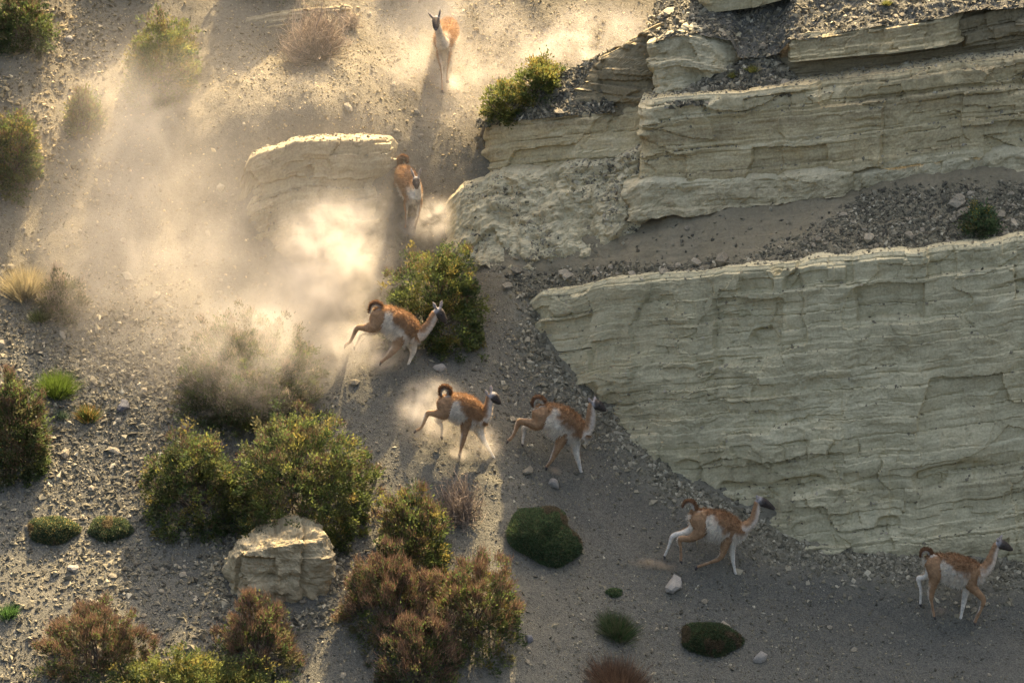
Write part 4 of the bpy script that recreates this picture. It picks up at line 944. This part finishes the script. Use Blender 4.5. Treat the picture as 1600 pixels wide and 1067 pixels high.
AN.append(dict(org=o1, sc=s1, seed=1, frontal=True, side=(1, 0, 0), foot=(405, 955), Y=foot(o1, s1, (405, 955)), label='topmost guanaco walking head-on down the sunlit slope',
    torso=[(415,470,88,.0),(425,430,108,.14),(450,370,112,.4),(465,315,108,.7),(466,270,88,.98),(466,240,60,1.1)],
    neck=[(412,455,85,-.06),(388,385,58,-.2),(365,295,46,-.32),(348,225,42,-.36)],
    head=[(345,198,42,-.36),(341,232,44,-.47),(340,278,34,-.58),(340,310,21,-.64)],
    tail=[(466,215,24,1.12),(470,200,22,1.2),(475,230,20,1.28),(478,280,12,1.3)],
    nf=[(372,480,62,.06),(372,580,44,.05),(396,710,27,0),(404,800,18,0),(406,890,16,0),(405,945,17,-.02)],
    ff=[(480,480,60,.08),(472,580,42,.06),(455,710,26,.12),(455,780,17,.14),(462,842,17,.13)],
    nh=[(405,320,70,.95),(400,410,52,.82),(405,460,30,1.02),(405,520,18,.92),(402,575,16,.86)],
    fh=[(520,320,70,.95),(515,410,52,.82),(505,470,30,1.02),(505,530,18,.92),(505,580,16,.86)],
    ears=[(312,190,266,142,-.33),(372,182,386,108,-.33)]))
o2 = (590, 230); s2 = 7.62
AN.append(dict(org=o2, sc=s2, seed=2, frontal=True, side=(1, 0, 0), foot=(325, 975), Y=foot(o2, s2, (380, 970)), label='backlit guanaco running head-on with curled tail raised through dust',
    torso=[(428,600,98,.0),(405,530,118,.16),(370,440,122,.42),(335,355,118,.72),(302,300,100,.98),(288,262,66,1.1)],
    neck=[(450,570,88,-.06),(470,520,62,-.16),(474,455,50,-.27),(466,400,46,-.3)],
    head=[(461,382,48,-.3),(461,428,48,-.42),(462,468,33,-.54),(463,497,19,-.6)],
    tail=[(290,235,34,1.12),(262,175,34,1.18),(290,120,34,1.2),(338,130,32,1.18),(350,180,20,1.14)],
    nf=[(350,590,66,.05),(338,680,46,.02),(342,785,28,.02),(337,890,19,0),(326,962,18,-.02)],
    ff=[(500,590,62,.05),(508,660,46,.02),(488,790,28,-.05),(463,890,19,0),(442,950,17,.03)],
    nh=[(240,340,88,.95),(228,430,58,.82),(195,485,30,1.0),(208,600,18,.85),(205,670,16,.72)],
    fh=[(330,360,80,.95),(310,470,50,.8),(292,560,28,.92),(286,650,18,.75),(281,730,16,.62)],
    ears=[(432,350,399,262,-.28),(490,350,513,262,-.28)]))
g2 = AN[-1]                                                        # steep ground here: the body is strongly foreshortened
for k in ('torso', 'neck', 'head', 'tail', 'nf', 'ff', 'nh', 'fh'): g2[k] = [(q[0], q[1], q[2], q[3]*.55) for q in g2[k]]
g2['ears'] = [(*e[:4], e[4]*.55) for e in g2['ears']]
for g in AN: guanaco(g)

#--PART4--
# ------------------------------------------------------------------ dust
def dust(name, px, py, rx, rv, rd, lift, dens, seed, label, scale=1.6, thr=(.40, .75), tilt=0., sharp=1.3, col=(1.0, .93, .82), g=.35, sheet=None):
    """closed cloud hull lying on the slope: rx across, rv up the slope, rd off the ground (metres)"""
    P = ground_hit(px, py) if sheet is None else sheet
    n = ground_normal(P[0], P[1], .8)
    s = NT(name+'_material'); tc = s.n('ShaderNodeTexCoord').outputs['Object']
    ln = s.n('ShaderNodeVectorMath', operation='LENGTH'); s.l(tc, ln.inputs[0])
    fall = s.n('ShaderNodeMapRange', interpolation_type='SMOOTHERSTEP'); fall.inputs[1].default_value = 1.0; fall.inputs[2].default_value = .12; fall.inputs[3].default_value = 0; fall.inputs[4].default_value = 1
    s.l(ln.outputs['Value'], fall.inputs[0])
    geo = s.n('ShaderNodeVectorMath', operation='MULTIPLY'); s.l(tc, geo.inputs[0]); geo.inputs[1].default_value = (rx, rv, rd)
    ad = s.n('ShaderNodeVectorMath', operation='ADD'); s.l(geo.outputs[0], ad.inputs[0]); ad.inputs[1].default_value = (seed*5.3, seed*2.9, seed*1.1)
    nz = s.n('ShaderNodeTexNoise'); nz.inputs['Scale'].default_value = scale; nz.inputs['Detail'].default_value = 5; nz.inputs['Roughness'].default_value = .66; nz.inputs['Distortion'].default_value = .5
    s.l(ad.outputs[0], nz.inputs['Vector'])
    # noise carves the cloud more towards its edge
    sub = s.n('ShaderNodeMapRange'); sub.inputs[1].default_value = thr[0]; sub.inputs[2].default_value = thr[1]; s.l(nz.outputs['Fac'], sub.inputs[0])
    mu = s.n('ShaderNodeMath', operation='MULTIPLY'); s.l(fall.outputs[0], mu.inputs[0]); s.l(sub.outputs[0], mu.inputs[1])
    pw = s.n('ShaderNodeMath', operation='POWER'); s.l(mu.outputs[0], pw.inputs[0]); pw.inputs[1].default_value = sharp
    de = s.n('ShaderNodeMath', operation='MULTIPLY'); s.l(pw.outputs[0], de.inputs[0]); de.inputs[1].default_value = dens
    v = s.n('ShaderNodeVolumePrincipled'); v.inputs['Color'].default_value = (*col, 1); v.inputs['Anisotropy'].default_value = g
    s.l(de.outputs[0], v.inputs['Density']); s.l(v.outputs[0], s.out.inputs['Volume'])
    try: s.m.cycles.volume_step_rate = 1.0
    except Exception: pass
    bm = bmesh.new(); bmesh.ops.create_icosphere(bm, subdivisions=3, radius=1.0)
    m = bpy.data.meshes.new(name); bm.to_mesh(m); bm.free()
    o = obj(name, m, s.m)
    q = Vector(n).to_track_quat('Z', 'Y').to_matrix()
    up = Vector((0, 1, 0))-Vector(n)*n[1]; up.normalize(); ex = up.cross(Vector(n)); ex.normalize()
    q = Matrix((ex, up, Vector(n))).transposed()@Matrix.Rotation(tilt, 3, 'Z')
    o.matrix_world = Matrix.Translation(Vector(P+n*lift))@q.to_4x4()@Matrix.Diagonal((rx, rv, rd, 1))
    tag(o, label, 'dust', kind='stuff'); return o
dust('dust_cloud', 265, 430, 3.6, 4.8, 1.6, .45, .58, 1, 'wide veil of drifting dust over the left slope', 1.0, (.24, .84), tilt=R(12))
dust('dust_cloud', 230, 215, 2.3, 2.4, 1.2, .45, .7, 2, 'thin dust over the yellow-green shrub', .9, (.27, .80))
dust('dust_cloud', 512, 428, 1.65, 2.0, 1.3, .6, 3.6, 3, 'dense glowing dust billow behind the leaping guanaco', 2.0, (.33, .70), sharp=1.4)
dust('dust_cloud', 400, 600, 2.0, 1.8, 1.4, .85, 1.15, 4, 'dust drifting over the wide olive bush', 1.2, (.36, .78))
dust('dust_cloud', 570, 560, 1.5, 1.2, .9, .35, 2.2, 5, 'dust trailing from the leaping guanaco', 1.6, (.36, .76))
dust('dust_cloud', 672, 352, .70, .75, .6, .25, 8, 6, 'bright dust puff beside the hooves of the head-on guanaco', 2.4, (.38, .76), tilt=R(-35), sharp=1.6)
dust('dust_cloud', 585, 330, 1.0, 1.2, .7, .0, 2.2, 7, 'dust around the backlit head-on guanaco', 1.6, (.36, .76))
dust('dust_cloud', 675, 662, 1.05, 1.0, .75, .3, 4.2, 8, 'sunlit dust at the heels of the orange-brown guanaco', 1.9, (.37, .76), sharp=1.5)
dust('dust_cloud', 740, 700, .7, .6, .45, .2, 3.0, 9, 'small dust puff under the orange-brown guanaco', 2.6, (.37, .76))
dust('dust_cloud', 690, 100, 3.0, 2.8, 1.1, .35, .8, 10, 'thin golden dust around the topmost guanaco', .9, (.34, .78))
dust('dust_cloud', 905, 85, 2.2, 1.3, .8, .25, 1.5, 11, 'bright dust streak behind the cliff block', 1.3, (.36, .78), tilt=R(25))
dust('dust_cloud', 1022, 884, .62, .16, .16, .04, 9, 12, 'brown dust trail behind the guanaco beneath the cliff', 4.0, (.34, .62), col=(.75, .62, .45))
dust('dust_cloud', 1466, 958, .28, .14, .14, .04, 6, 13, 'small dust puff at the rear hooves of the rightmost guanaco', 5.0, (.34, .62), col=(.75, .62, .48))
dust('dust_cloud', 866, 738, .22, .14, .12, .03, 6, 14, 'small dust puff under the shaded galloping guanaco', 5.0, (.34, .62), col=(.75, .62, .48))
dust('dust_cloud', 470, 510, 1.7, 1.5, 1.1, .6, .9, 15, 'soft dust drifting below the bright billow', 1.3, (.25, .8))
dust('dust_cloud', 715, 712, .3, .2, .2, .06, 7, 17, 'small sunlit dust burst at the front hoof of the orange-brown guanaco', 5.0, (.3, .62))
dust('dust_cloud', 600, 572, .45, .35, .3, .1, 5, 18, 'dust burst at the front hoof of the leaping guanaco', 4.0, (.3, .64))
dust('dust_cloud', 640, 358, .35, .3, .25, .08, 6, 19, 'dust burst under the front hooves of the backlit guanaco', 4.0, (.3, .64))
dust('dust_cloud', 700, 135, .5, .4, .3, .1, 3, 20, 'faint dust burst at the hooves of the topmost guanaco', 3.0, (.3, .66))
dust('dust_cloud', 330, 300, 6.5, 6.0, 1.8, .5, .14, 16, 'very thin golden dust hanging over the whole left slope', .6, (.1, .9))
